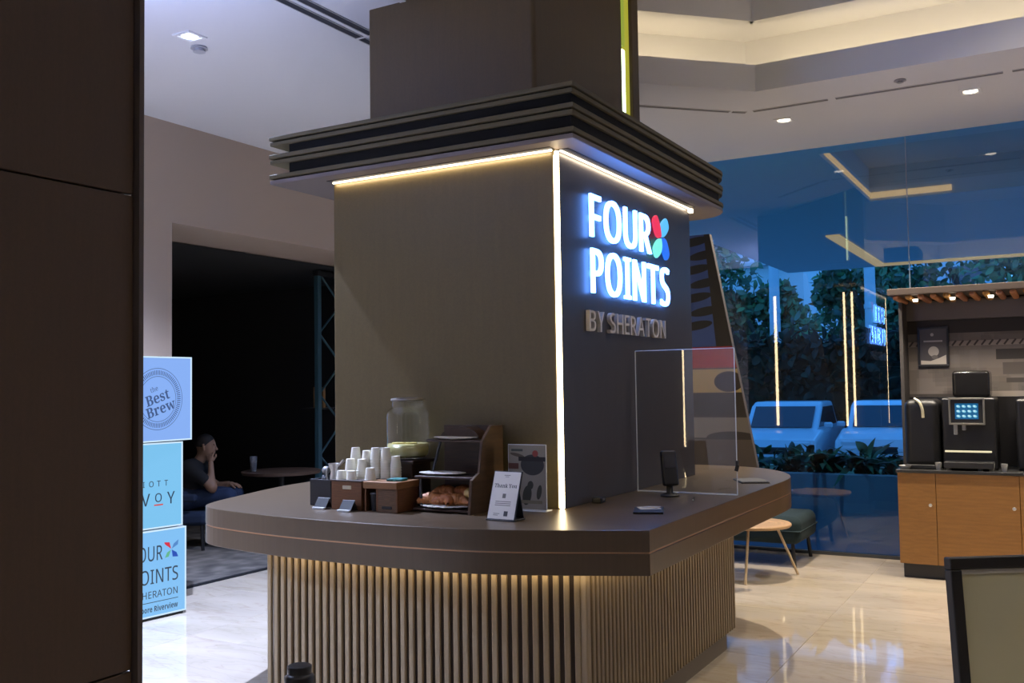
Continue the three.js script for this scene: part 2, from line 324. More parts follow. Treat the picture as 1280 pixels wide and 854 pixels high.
{
  const C = counter, shaftHole = [[4.19, -3.6], [6.19, -3.6], [6.19, -2.11], [4.19, -2.11]];
  const ud = (g) => { const p = g.attributes.position, u = g.attributes.uv; for (let i = 0; i < p.count; i++) u.setXY(i, p.getX(i) * 0.6, p.getZ(i) * 0.6); return g; };
  mesh('worktop', ud(slab(counterEdge, 0.909, 1.0, 0.003, [[[4.222, -3.56], [6.155, -3.56], [6.155, -2.142], [4.222, -2.142]]])), mCounter, C);
  tag(mesh('inlay_band', slab(inset(counterEdge, 0.003), 0.903, 0.909, 0, [shaftHole]), mCopper, C), 'thin copper inlay line');
  mesh('apron', ud(slab(counterEdge, 0.812, 0.903, 0.003, [shaftHole])), mCounter, C);
  const face = bodyFace.getSpacedPoints(60).map((p) => [p.x, p.z]);
  const body = [...face, [5.86, -1.79], [5.9, -3.95], [4.3, -3.95], [3.75, -3.52]];
  mesh('backing', slab(inset(body, 0.018), 0.11, 0.812, 0, [shaftHole]), mGroove, C);
  mesh('plinth', slab([...inset(face.concat([[5.77, -1.79], [5.9, -3.9], [4.3, -3.9], [3.75, -3.5]]), 0.03)], 0.0, 0.115, 0, [shaftHole]), mPlinth, C);
  // slats
  const slatG = [0, 1, 2].map(() => rbox(0.026, 0.7, 0.02, 0.006)), n = 37;
  for (const g of slatG) { const u = g.attributes.uv, o = rnd(); for (let i = 0; i < u.count; i++) u.setXY(i, o + u.getX(i) * 0.05, u.getY(i) * 0.6); }
  const pts = bodyFace.getSpacedPoints(n);
  for (let i = 0; i < n; i++) {
    const a = pts[i], b = pts[i + 1];
    mesh('slat', slatG[i % 3], mSlat, C, [a.x + 0.008, 0.462, a.z], [0, -Math.atan2(b.z - a.z, b.x - a.x), 0]);
  }
  mesh('corner_post', rbox(0.04, 0.7, 0.035, 0.008, 3.752, 0.462, -1.804), mSlat, C);
  for (let i = 0; i < 48; i++) mesh('slat', slatG[i % 3], mSlat, C, [3.81 + 0.0428 * i, 0.462, -1.799]);
  // strip light tucked under the apron
  const g = [], lp = bodyFace.getSpacedPoints(12).map((p) => [p.x - 0.035, p.z + 0.0]); lp[12] = [3.715, -1.755]; lp.push([5.8, -1.755]);
  mesh('led_strip', pathWall(lp.slice(1), 0.8075, 0.8135, 0.012), E([1, 0.76, 0.42], 6), C);
  rectLight(2.0, 0.012, [1, 0.74, 0.42], 7, [4.75, 0.806, -1.755], [4.75, 0, -1.78], 'counter_led_light');
  for (let i = 0; i < 12; i += 3) { const a = lp[i], b = lp[i + 3], L = Math.hypot(b[0] - a[0], b[1] - a[1]); const l = new THREE.RectAreaLight(new THREE.Color().setRGB(1, 0.77, 0.42), 10, L, 0.012); l.name = 'counter_led_light'; l.position.set((a[0] + b[0]) / 2, 0.806, (a[1] + b[1]) / 2); const x = V((b[0] - a[0]) / L, 0, (b[1] - a[1]) / L), z = V(0, 1, 0); l.setRotationFromMatrix(new THREE.Matrix4().makeBasis(x, z.clone().cross(x), z)); scene.add(l); }
}
// clear guard standing square to the sign panel
{
  const g = thing('counter_guard', 'clear acrylic guard pane standing square to the sign panel on the counter', 'screen');
  mesh('pane', new THREE.PlaneGeometry(0.57, 0.79).rotateY(-Math.PI / 2).translate(5.1, 1.397, -1.823), mAcrylic, g);
  mesh('edge_strip', [box(0.006, 0.79, 0.004, 5.1, 1.397, -1.537), box(0.006, 0.004, 0.57, 5.1, 1.793, -1.823), box(0.006, 0.79, 0.004, 5.1, 1.397, -2.109)], mAcrylicEdge, g);
  mesh('foot_rail', box(0.02, 0.006, 0.57, 5.1, 1.004, -1.823), mAcrylicEdge, g);
  const c = thing('clip', 'small black clip on the free edge of the acrylic guard', 'clip', [5.1, 1.17, -1.535]);
  mesh('jaw', rbox(0.03, 0.035, 0.012, 0.003), mBlack, c); mesh('lever', box(0.006, 0.035, 0.02, -0.012, -0.02, 0.008).rotateX(0.3), mBlack, c);
}

// ------------------------------------------------------------ downlights
function downlight(x, z, y, color, k, label, square) {
  const t = thing('ceiling_downlight', label, 'light', [x, y, z], 0, null);
  if (square) mesh('frame', [box(0.15, 0.008, 0.02, 0, -0.004, 0.065), box(0.15, 0.008, 0.02, 0, -0.004, -0.065), box(0.02, 0.008, 0.11, 0.065, -0.004, 0), box(0.02, 0.008, 0.11, -0.065, -0.004, 0)], mWhite, t);
  else mesh('frame', new THREE.TorusGeometry(0.06, 0.01, 8, 28).rotateX(Math.PI / 2).translate(0, -0.003, 0), mWhite, t);
  mesh('lens', cyl(0.05, 0.05, 0.004, 0, -0.003, 0), E(color, 5), t);
  const l = new THREE.SpotLight(new THREE.Color().setRGB(...color), DOWN * k, 0, 0.95, 0.7, 2);
  l.name = 'downlight_lamp'; l.position.set(x, y - 0.03, z); l.target.position.set(x, 0, z); scene.add(l, l.target);
}
downlight(8.14, -1.97, 3.82, NEUT, 1.35, 'left one of the two downlights above the glass wall, nearest the canopy', true);
downlight(8.11, -0.54, 3.82, NEUT, 0.6, 'right one of the two downlights above the glass wall, above the coffee station', true);
downlight(4.154, -4.66, 3.82, COOL, 3.2, 'square downlight on the ceiling left of the tower, beside the smoke detector', true);
downlight(5.0, -9.4, 2.985, NEUT, 0.4, 'added dim lounge downlight out of view on the left, lifting the dark wall', false);  // added out of view, lifts the dark lounge wall
const OFF = 'unseen ceiling downlight placed to light the lobby', OG = 'ceiling downlights outside the frame';  // out of view, placed to light the floor and what it bounces onto
for (const [x, z, y, c, k] of [[8.12, 0.9, 3.82, NEUT, 0.6], [8.12, 2.4, 3.82, NEUT, 0.8], [1.4, -4.66, 3.82, COOL, 2.2], [-1.2, -4.66, 3.82, COOL, 1.6], [-3.6, -4.66, 3.82, COOL, 1.2], [6.9, -4.9, 3.82, COOL, 1.1], [3.2, 0.9, 5.15, NEUT, 0.3], [0.2, 1.6, 5.15, NEUT, 0.35], [5.9, 0.2, 5.15, NEUT, 0.55]]) {
  downlight(x, z, y, c, k, OFF, false); scene.children[scene.children.length - 3].userData.group = OG;
}
{
  const d = thing('smoke_detector', 'small round smoke detector on the ceiling left of the tower', 'detector', [4.324, 3.82, -4.763]);
  mesh('base', cyl(0.05, 0.055, 0.012, 0, -0.006, 0), S([0.42, 0.42, 0.44], 0.5), d); mesh('sensor', cyl(0.03, 0.04, 0.02, 0, -0.022, 0), S([0.5, 0.5, 0.52], 0.5), d);
  const d2 = thing('ceiling_sensor', 'tiny round sensor on the ceiling between the slot and the tray', 'detector', [7.521, 3.82, -0.968]);
  mesh('base', cyl(0.04, 0.045, 0.008, 0, -0.004, 0), S([0.4, 0.38, 0.36], 0.5), d2); mesh('sensor', cyl(0.015, 0.025, 0.012, 0, -0.014, 0), S([0.35, 0.34, 0.32], 0.5), d2);
}

for (const [x, z, lab] of [[2.4, -3.9, 'added hanging uplight hidden behind the dark pillar to brighten the ceiling'], [0.6, -4.2, 'added hanging uplight out of view on the left to brighten the ceiling']]) {  // added out of view to brighten the left ceiling
  const t = thing('added_uplight', lab, 'light', [x, 2.9, z]);
  mesh('housing', rbox(1.2, 0.05, 0.12, 0.006), mWhite, t); mesh('diffuser', box(1.16, 0.006, 0.1, 0, 0.028, 0), E([0.7, 0.78, 1.1], 4), t);
  for (const s of [-1, 1]) mesh('cable', cyl(0.003, 0.003, 0.9, 0.5 * s, 0.47, 0, 6), mBlack, t);
  const l = rectLight(1.16, 0.1, [0.43, 0.58, 1.3], 105, [x, 2.94, z], [x, 4, z + 0.001], 'added_uplight_lamp');
}

// ------------------------------------------------------------ near pillar, sign easel, queue post
{
  const p = thing('stone_pillar', 'tall dark brown pillar filling the left edge of the photo', 'pillar', [0, 0, 0], 0, null, 'thing');
  mesh('core', box(0.66, 3.82, 0.5, 1.27, 1.91, -2.28), mBlack, p);
  for (const [y0, y1] of [[0.0, 0.92], [0.924, 2.09], [2.094, 3.8]]) {
    mesh('panel', rbox(0.63, y1 - y0, 0.02, 0.003, 1.29, (y0 + y1) / 2, -2.01, 1), mPillar, p);
    mesh('panel', rbox(0.02, y1 - y0, 0.49, 0.003, 0.93, (y0 + y1) / 2, -2.28, 1), mPillar, p);
  }
  mesh('edge_trim', box(0.014, 3.8, 0.03, 1.617, 1.9, -2.0), mTrim, p);
}
{
  const u = V(0.56737, 0, 0.82346), n = V(-0.82001, 0.09142, 0.565), up = n.clone().cross(u).normalize();
  const b = thing('easel_sign', 'black framed olive sign board on an easel at the lower right', 'sign', [2.4174, 1.196, -0.2472]);
  if (up.y < 0) up.negate();
  b.setRotationFromMatrix(new THREE.Matrix4().makeBasis(u, up, n));
  const W = 0.62, H = 0.86, f = 0.027, mf = S([0.012, 0.011, 0.01], 0.45);
  mesh('frame', [rbox(W, f, 0.03, 0.004, W / 2, -f / 2, 0), rbox(W, f, 0.03, 0.004, W / 2, -H + f / 2, 0), rbox(f, H - 2 * f, 0.03, 0.004, f / 2, -H / 2, 0), rbox(f, H - 2 * f, 0.03, 0.004, W - f / 2, -H / 2, 0)], mf, b);
  mesh('board', box(W - 2 * f, H - 2 * f, 0.008, W / 2, -H / 2, -0.004), S([0.55, 0.52, 0.33], 0.6), b);
  tag(mesh('mount_strip', [box(W - 2 * f, 0.01, 0.006, W / 2, -f - 0.006, 0.003)], S([0.5, 0.48, 0.4], 0.5), b), 'pale strip along the top of the board');
  const foot = (x, z, yb) => bar([x, -0.3, -0.03], [x, yb, z], 0.012);
  mesh('leg', foot(0.12, -0.0, -1.19), mf, b); mesh('leg', foot(0.5, -0.0, -1.19), mf, b); mesh('leg', bar([0.31, -0.2, -0.03], [0.31, -1.13, -0.62], 0.012), mf, b);
}
{
  const q = thing('queue_post', 'black queue barrier post with flat cap in front of the slats', 'barrier post', [1.768, 0, -1.608]);
  const m = S([0.012, 0.012, 0.013], 0.4);
  mesh('base', lathe([[0, 0], [0.17, 0], [0.17, 0.012], [0.1, 0.03], [0.03, 0.04], [0, 0.04]], 40), m, q);
  mesh('pole', cyl(0.026, 0.026, 0.84, 0, 0.45, 0), m, q);
  mesh('belt_housing', lathe([[0, 0.84], [0.026, 0.84], [0.036, 0.85], [0.036, 0.918], [0.029, 0.922], [0.029, 0.926], [0, 0.926]], 32), m, q);
  mesh('cap', lathe([[0, 0.922], [0.026, 0.922], [0.029, 0.926], [0.029, 0.942], [0.026, 0.944], [0, 0.944]], 32), m, q);
}

// ------------------------------------------------------------ stack of glowing sign cubes
{
  const CUBE = 0.61, faceTex = (draw) => canvasTex(512, 512, draw);
  const bg = (g, a, b) => { g.fillStyle = a; g.fillRect(0, 0, 512, 512); };
  const t1 = faceTex((g) => {
    bg(g, '#86aef2'); g.strokeStyle = g.fillStyle = '#39507e'; g.translate(254, 256);
    for (const r of [190, 140]) { g.lineWidth = 3; g.beginPath(); g.arc(0, 0, r, 0, 7); g.stroke(); }
    for (let i = 0; i < 84; i++) { g.save(); g.rotate(i * Math.PI / 42); g.fillRect(-2.5, -178, 5, 28); g.restore(); }
    g.rotate(-0.3); g.textAlign = 'center'; g.font = '40px serif'; g.fillText('the', -10, -52); g.font = 'bold 88px serif'; g.fillText('Best', 0, 22); g.fillText('Brew', 4, 94);
  });
  const t2 = faceTex((g) => {
    bg(g, '#7cc4f0'); g.fillStyle = '#233044'; g.textAlign = 'center'; const sp = (s, y, x0, x1) => [...s].forEach((c, i) => g.fillText(c, x0 + (x1 - x0) * i / (s.length - 1), y));
    g.font = '50px sans-serif'; sp('MARRIOTT', 262, 42, 404); g.font = '104px sans-serif'; sp('BONV', 376, 44, 262); g.fillText('Y', 438, 376); g.font = '74px sans-serif'; g.fillText('O', 350, 358); g.fillStyle = '#d8402e'; g.fillRect(320, 372, 62, 8);
  });
  const t3 = faceTex((g) => {
    bg(g, '#80c0f4'); g.fillStyle = '#2b3a4c';
    const fit = (s, y, x0, x1, f) => { g.font = f; const w = g.measureText(s).width; g.save(); g.translate(x0, y); g.scale((x1 - x0) / w, 1); g.fillText(s, 0, 0); g.restore(); };
    fit('FOUR', 178, 138, 354, '124px sans-serif'); fit('POINTS', 318, 138, 468, '120px sans-serif'); fit('BY SHERATON', 404, 96, 466, '58px sans-serif');
    g.fillRect(100, 428, 364, 4); fit('Singapore Riverview', 488, 112, 462, 'bold 46px sans-serif');
    const pet = (c, p) => { g.fillStyle = c; g.beginPath(); g.moveTo(415, 124); g.bezierCurveTo(...p); g.fill(); };
    pet('#d8263a', [390, 100, 362, 92, 366, 74, 392, 70, 412, 92]); g.beginPath(); g.fillStyle = '#d8263a'; g.moveTo(366, 76); g.lineTo(402, 80); g.lineTo(413, 122); g.fill();
    g.fillStyle = '#4d86c8'; g.beginPath(); g.moveTo(418, 122); g.lineTo(432, 92); g.lineTo(466, 70); g.lineTo(462, 100); g.fill();
    g.fillStyle = '#62b48a'; g.beginPath(); g.moveTo(412, 128); g.lineTo(384, 142); g.lineTo(370, 172); g.lineTo(396, 168); g.fill();
    g.fillStyle = '#1d4bb4'; g.beginPath(); g.moveTo(418, 128); g.lineTo(424, 172); g.lineTo(464, 176); g.lineTo(452, 148); g.fill();
  });
  const sideM = S([0.55, 0.6, 0.68], 0.5), rim = E([0.62, 0.82, 1.0], 1.0);
  const cubeAt = (k, x, y, z, turn, tex, label) => {
    const c = thing('sign_cube', label, 'light box', [x, y, z], turn);
    const lit = new THREE.MeshStandardMaterial({ color: 0x101214, roughness: 0.4, emissive: 0xffffff, emissiveMap: tex, emissiveIntensity: 0.98 });
    mesh('housing', rbox(CUBE, CUBE - 0.006, CUBE - 0.02, 0.006, 0, CUBE / 2, -0.01), sideM, c);
    const pane = new THREE.PlaneGeometry(CUBE - 0.02, CUBE - 0.024).translate(0, CUBE / 2, CUBE / 2 - 0.006);
    mesh('lit_face', pane, lit, c);
    mesh('edge_frame', [box(0.01, CUBE - 0.006, 0.012, CUBE / 2 - 0.005, CUBE / 2, CUBE / 2 - 0.008), box(0.01, CUBE - 0.006, 0.012, -CUBE / 2 + 0.005, CUBE / 2, CUBE / 2 - 0.008), box(CUBE, 0.01, 0.012, 0, CUBE - 0.008, CUBE / 2 - 0.008), box(CUBE, 0.01, 0.012, 0, 0.008, CUBE / 2 - 0.008)], rim, c);
    const w = V(0, CUBE / 2, CUBE / 2 + 0.004).applyAxisAngle(V(0, 1, 0), turn).add(c.position), d = V(0, 0, 1).applyAxisAngle(V(0, 1, 0), turn).add(w);
    rectLight(CUBE - 0.03, CUBE - 0.03, [0.4, 0.62, 1.0], 0.0001, [w.x, w.y, w.z], [d.x, d.y, d.z], 'sign_cube_light');
    return c;
  };
  const at = (edge, y, turn) => { // right front edge -> centre
    const o = V(-CUBE / 2, 0, -CUBE / 2).applyAxisAngle(V(0, 1, 0), turn); return [edge[0] + o.x, y, edge[1] + o.z];
  };
  const a = -0.102;
  const foot = thing('cube_base', 'low black plinth under the stack of glowing cubes', 'base', [...at([4.948, -5.58], 0, a)], a);
  mesh('plate', rbox(0.58, 0.018, 0.58, 0.004, 0, 0.009, 0), mBlack, foot);
  cubeAt(0, ...at([4.948, -5.58], 0.018, a), a, t3, 'lowest glowing cube showing the hotel name and place');
  cubeAt(1, ...at([4.92, -5.585], 0.632, a - 0.01), a - 0.01, t2, 'middle glowing cube with dark lettering and a red dash under one letter');
  cubeAt(2, ...at([4.99, -5.57], 1.246, a + 0.12), a + 0.12, t1, 'topmost glowing cube with a round toothed coffee badge');
}

// ------------------------------------------------------------ coffee station by the glass wall
{
  const X = 8.459, Z0 = -1.215, Z1 = 1.25, mid = (Z0 + Z1) / 2, L = Z1 - Z0;
  const mOak = S([0.4, 0.2, 0.055], 0.5, { map: woodTex([0.98, 0.95, 0.9], 4, 0.12) });
  const st = thing('coffee_station', 'orange wood coffee cabinet with printed back panel and beamed canopy by the glass', 'cabinet');
  mesh('carcass', box(0.7, 0.73, L, X + 0.37, 0.485, mid), mOak, st);
  mesh('kick_plate', rbox(0.66, 0.115, L - 0.05, 0.004, X + 0.37, 0.06, mid), S([0.03, 0.03, 0.032], 0.5), st);
  const cuts = [-1.213, -0.925, -0.325, 0.275, 0.66, 1.248];
  cuts.slice(0, -1).forEach((a, i) => {
    const b = cuts[i + 1], d = mesh('door', rbox(0.02, 0.735, b - a - 0.004, 0.002, X + 0.01, 0.485, (a + b) / 2, 1), mOak, st);
    mesh('knob', lathe([[0, 0], [0.008, 0], [0.006, 0.012], [0.014, 0.02], [0.012, 0.028], [0, 0.03]], 16).rotateZ(Math.PI / 2).translate(X, 0.597, b - 0.042), mSteel, d);
  });
  mesh('worktop', rbox(0.74, 0.026, L + 0.02, 0.004, X + 0.36, 0.864, mid), S([0.03, 0.03, 0.03], 0.25), st);
  // back panel: a soft monochrome print of a café interior
  const print = canvasTex(1024, 512, (g, w, h) => {
    g.fillStyle = '#8d837b'; g.fillRect(0, 0, w, h); let s2 = 3; const r = () => (s2 = (s2 * 16807) % 2147483647) / 2147483647;
    for (let i = 0; i < 260; i++) { const k = 70 + 110 * r() | 0; g.fillStyle = `rgba(${k},${k - 5},${k - 10},0.22)`; g.fillRect(r() * w, 40 + r() * h, 20 + r() * 120, 10 + r() * 90); }
    g.fillStyle = '#3a3431'; g.fillRect(0, 0, w, 60); g.fillStyle = '#b7aca1'; g.fillRect(0, 92, w, 20); g.fillStyle = '#4e4743'; for (let i = 0; i < 44; i++) { g.save(); g.translate(i * 24, 102); g.rotate(0.6); g.fillRect(-6, -12, 6, 24); g.restore(); }
    g.fillStyle = '#45403d'; g.fillRect(300, 128, 220, 40); g.fillRect(470, 128, 26, 330); g.fillStyle = '#6d655f'; g.fillRect(320, 180, 140, 46); g.fillStyle = '#56504c'; g.fillRect(330, 240, 140, 18); g.fillStyle = '#b6ada4'; g.fillRect(250, 290, 190, 120); g.fillStyle = '#9c938b'; g.fillRect(520, 140, 150, 330);
    g.fillStyle = '#4b4541'; g.fillRect(640, 160, 120, 200); g.fillStyle = '#c2b9b0'; g.fillRect(800, 190, 180, 150); g.fillStyle = '#5a534e'; g.fillRect(0, 300, 200, 14);
  });
  const bp = mesh('back_panel', rbox(0.04, 1.44, L, 0.004, 9.13, 1.6, mid), S([0.05, 0.045, 0.042], 0.6), st);
  mesh('printed_scene', new THREE.PlaneGeometry(L - 0.02, 1.12).rotateY(-Math.PI / 2).translate(9.108, 1.58, mid), S([0.62, 0.6, 0.58], 0.7, { map: print }), bp);
  mesh('header_board', rbox(0.05, 0.17, L, 0.004, 9.09, 2.21, mid), S([0.13, 0.11, 0.1], 0.6), st);
  mesh('side_panel', rbox(0.3, 1.44, 0.03, 0.004, 8.96, 1.6, Z0 + 0.02), S([0.05, 0.045, 0.042], 0.6), st);
  mesh('canopy_roof', rbox(0.74, 0.055, L + 0.06, 0.006, X + 0.36, 2.335, mid), S([0.1, 0.075, 0.06], 0.6), st);
  for (let i = 0; i < 26; i++) mesh('beam', rbox(0.6, 0.04, 0.05, 0.018, X + 0.33, 2.292, Z0 + 0.03 + i * 0.096, 3), [S([0.42, 0.17, 0.07], 0.6), S([0.5, 0.25, 0.06], 0.6), S([0.36, 0.15, 0.08], 0.6)][i % 3], st);
  [-1.036, -0.757, -0.478, -0.2, 0.08, 0.36, 0.64].forEach((z, i) => {
    mesh('spot_light', [cyl(0.022, 0.018, 0.02, X + 0.06, 2.262, z, 16)], E([1, 0.9, 0.75], 5), st);
    const l = new THREE.SpotLight(new THREE.Color().setRGB(1, 0.88, 0.74), 1.7, 0, 0.8, 0.6, 2); l.name = 'station_lamp'; l.position.set(X + 0.06, 2.245, z); l.target.position.set(X + 0.4, 1.2, z); scene.add(l, l.target);
  });
  mesh('backsplash', rbox(0.02, 0.58, L - 0.02, 0.003, 9.095, 1.17, mid), S([0.014, 0.013, 0.013], 0.35), st);
  const po = thing('framed_poster', 'small framed dark poster of a cup on the coffee station back panel', 'poster', [9.094, 1.893, -0.975], -Math.PI / 2);
  mesh('frame', [rbox(0.25, 0.018, 0.02, 0.003, 0, 0.165, 0), rbox(0.25, 0.018, 0.02, 0.003, 0, -0.165, 0), rbox(0.018, 0.31, 0.02, 0.003, 0.116, 0, 0), rbox(0.018, 0.31, 0.02, 0.003, -0.116, 0, 0)], mBlack, po);
  const pt = canvasTex(256, 360, (g) => { g.fillStyle = '#4c4848'; g.fillRect(0, 0, 256, 360); g.fillStyle = '#aaa49d'; g.beginPath(); g.arc(120, 60, 16, 0, 7); g.fill(); g.fillRect(40, 116, 176, 16); g.fillStyle = '#b3aca2'; g.beginPath(); g.arc(130, 225, 50, 0, 7); g.fill(); g.fillStyle = '#6f6a66'; g.beginPath(); g.ellipse(140, 280, 30, 20, 0, 0, 7); g.fill(); g.fillStyle = '#c4bcaf'; g.beginPath(); g.moveTo(10, 350); g.lineTo(10, 310); g.lineTo(100, 318); g.lineTo(180, 290); g.lineTo(246, 260); g.lineTo(246, 350); g.fill(); });
  mesh('print', new THREE.PlaneGeometry(0.22, 0.32).translate(0, 0, 0.004), S(0xffffff, 0.5, { map: pt }), po);

  // machines on the worktop
  const mB = S([0.006, 0.006, 0.007], 0.4), mB2 = S([0.014, 0.014, 0.015], 0.5);
  const brew = thing('drink_brewer', 'black rounded drinks brewer with a curved highlight built as a pale tube at the left of the station', 'coffee machine', [8.78, 0.877, -1.03], -Math.PI / 2);
  mesh('body', rbox(0.27, 0.56, 0.4, 0.06, 0, 0.29, 0, 4), mB, brew);
  mesh('drip_tray', rbox(0.26, 0.03, 0.3, 0.005, 0, 0.02, 0.09), mB2, brew);
  mesh('handle', tube([[-0.05, 0.575, 0.19], [-0.012, 0.55, 0.215], [0.012, 0.49, 0.22], [0.016, 0.42, 0.215]], 0.012, 20), S([0.75, 0.7, 0.5], 0.3, { metalness: 0.5 }), brew);  // pale tube standing in for the curved highlight on the body
  const m1 = thing('coffee_machine', 'black bean-to-cup coffee machine with a lit blue touch screen', 'coffee machine', [8.78, 0.877, -0.68], -Math.PI / 2);
  mesh('body', rbox(0.4, 0.58, 0.42, 0.02, 0, 0.29, -0.04, 3), mB, m1);
  mesh('bean_hopper', rbox(0.28, 0.22, 0.3, 0.03, 0.02, 0.69, -0.06, 3), P([0.015, 0.014, 0.013], 0.15), m1);
  const scr = mesh('screen_frame', [rbox(0.262, 0.014, 0.02, 0.003, 0, 0.575, 0.31), rbox(0.262, 0.014, 0.02, 0.003, 0, 0.375, 0.31), rbox(0.014, 0.2, 0.02, 0.003, 0.124, 0.475, 0.31), rbox(0.014, 0.2, 0.02, 0.003, -0.124, 0.475, 0.31)], S([0.3, 0.29, 0.25], 0.35, { metalness: 0.7 }), m1);
  mesh('screen_bezel', rbox(0.25, 0.2, 0.1, 0.004, 0, 0.475, 0.26), mBlack, m1);
  const ui = canvasTex(256, 192, (g) => { g.fillStyle = '#0b5f92'; g.fillRect(0, 0, 256, 192); for (let j = 0; j < 3; j++) for (let i = 0; i < 4; i++) { g.fillStyle = '#7fd0ea'; g.beginPath(); g.ellipse(38 + i * 60, 36 + j * 60, 24, 17, 0.3, 0, 7); g.fill(); g.fillStyle = '#dff6ff'; g.beginPath(); g.ellipse(34 + i * 60, 32 + j * 60, 12, 8, 0.3, 0, 7); g.fill(); } });
  mesh('screen', new THREE.PlaneGeometry(0.17, 0.125).translate(0, 0.475, 0.312), new THREE.MeshStandardMaterial({ color: 0x050505, emissive: 0xffffff, emissiveMap: ui, emissiveIntensity: 0.9 }), scr);
  mesh('spout', [rbox(0.03, 0.09, 0.03, 0.006, -0.09, 0.33, 0.24), rbox(0.03, 0.05, 0.03, 0.006, -0.03, 0.345, 0.22)], S([0.4, 0.4, 0.38], 0.35, { metalness: 0.6 }), m1);
  mesh('drip_tray', rbox(0.36, 0.05, 0.3, 0.006, 0, 0.045, 0.17), mB2, m1);
  mesh('tray_shine', rbox(0.34, 0.014, 0.02, 0.005, 0.0, 0.155, 0.3), E([1, 0.88, 0.55], 0.85), m1);  // glowing bar that gives the shine along the drip tray
  const m2 = thing('hot_water_urn', 'black machine with a pale label at the right edge of the photo', 'coffee machine', [8.8, 0.877, -0.16], -Math.PI / 2);
  mesh('body', rbox(0.36, 0.56, 0.4, 0.03, 0, 0.29, 0, 3), mB, m2); mesh('label_plate', rbox(0.05, 0.11, 0.01, 0.002, -0.08, 0.43, 0.202), mWhite, m2); mesh('tap', [bar([0.06, 0.2, 0.19], [0.06, 0.2, 0.26], 0.012), cyl(0.01, 0.01, 0.05, 0.06, 0.18, 0.26)], mSteel, m2);
  for (const [z, k, lab] of [[-1.16, 0.05], [-0.905, 0.028, 'leftmost'], [-0.83, 0.028, 'second from the left'], [-0.6, 0.026, 'middle one'], [-0.52, 0.026, 'fourth from the left'], [-0.43, 0.026, 'rightmost']]) {
    const c = thing('shot_glass', k > 0.04 ? 'low pale dish at the left end of the coffee station worktop' : lab + ' of five tiny glasses along the coffee station front', k > 0.04 ? 'dish' : 'glass', [8.53, 0.877, z], 0, k > 0.04 ? null : 'tiny glasses on the station');
    mesh('bowl', lathe([[0, 0.002], [k * 0.7, 0], [k, 0.06 * (k > 0.04 ? 0.5 : 1)], [k * 0.9, 0.06 * (k > 0.04 ? 0.5 : 1)], [k * 0.65, 0.006], [0, 0.006]], 20), S([0.4, 0.4, 0.38], 0.2), c);
  }
}

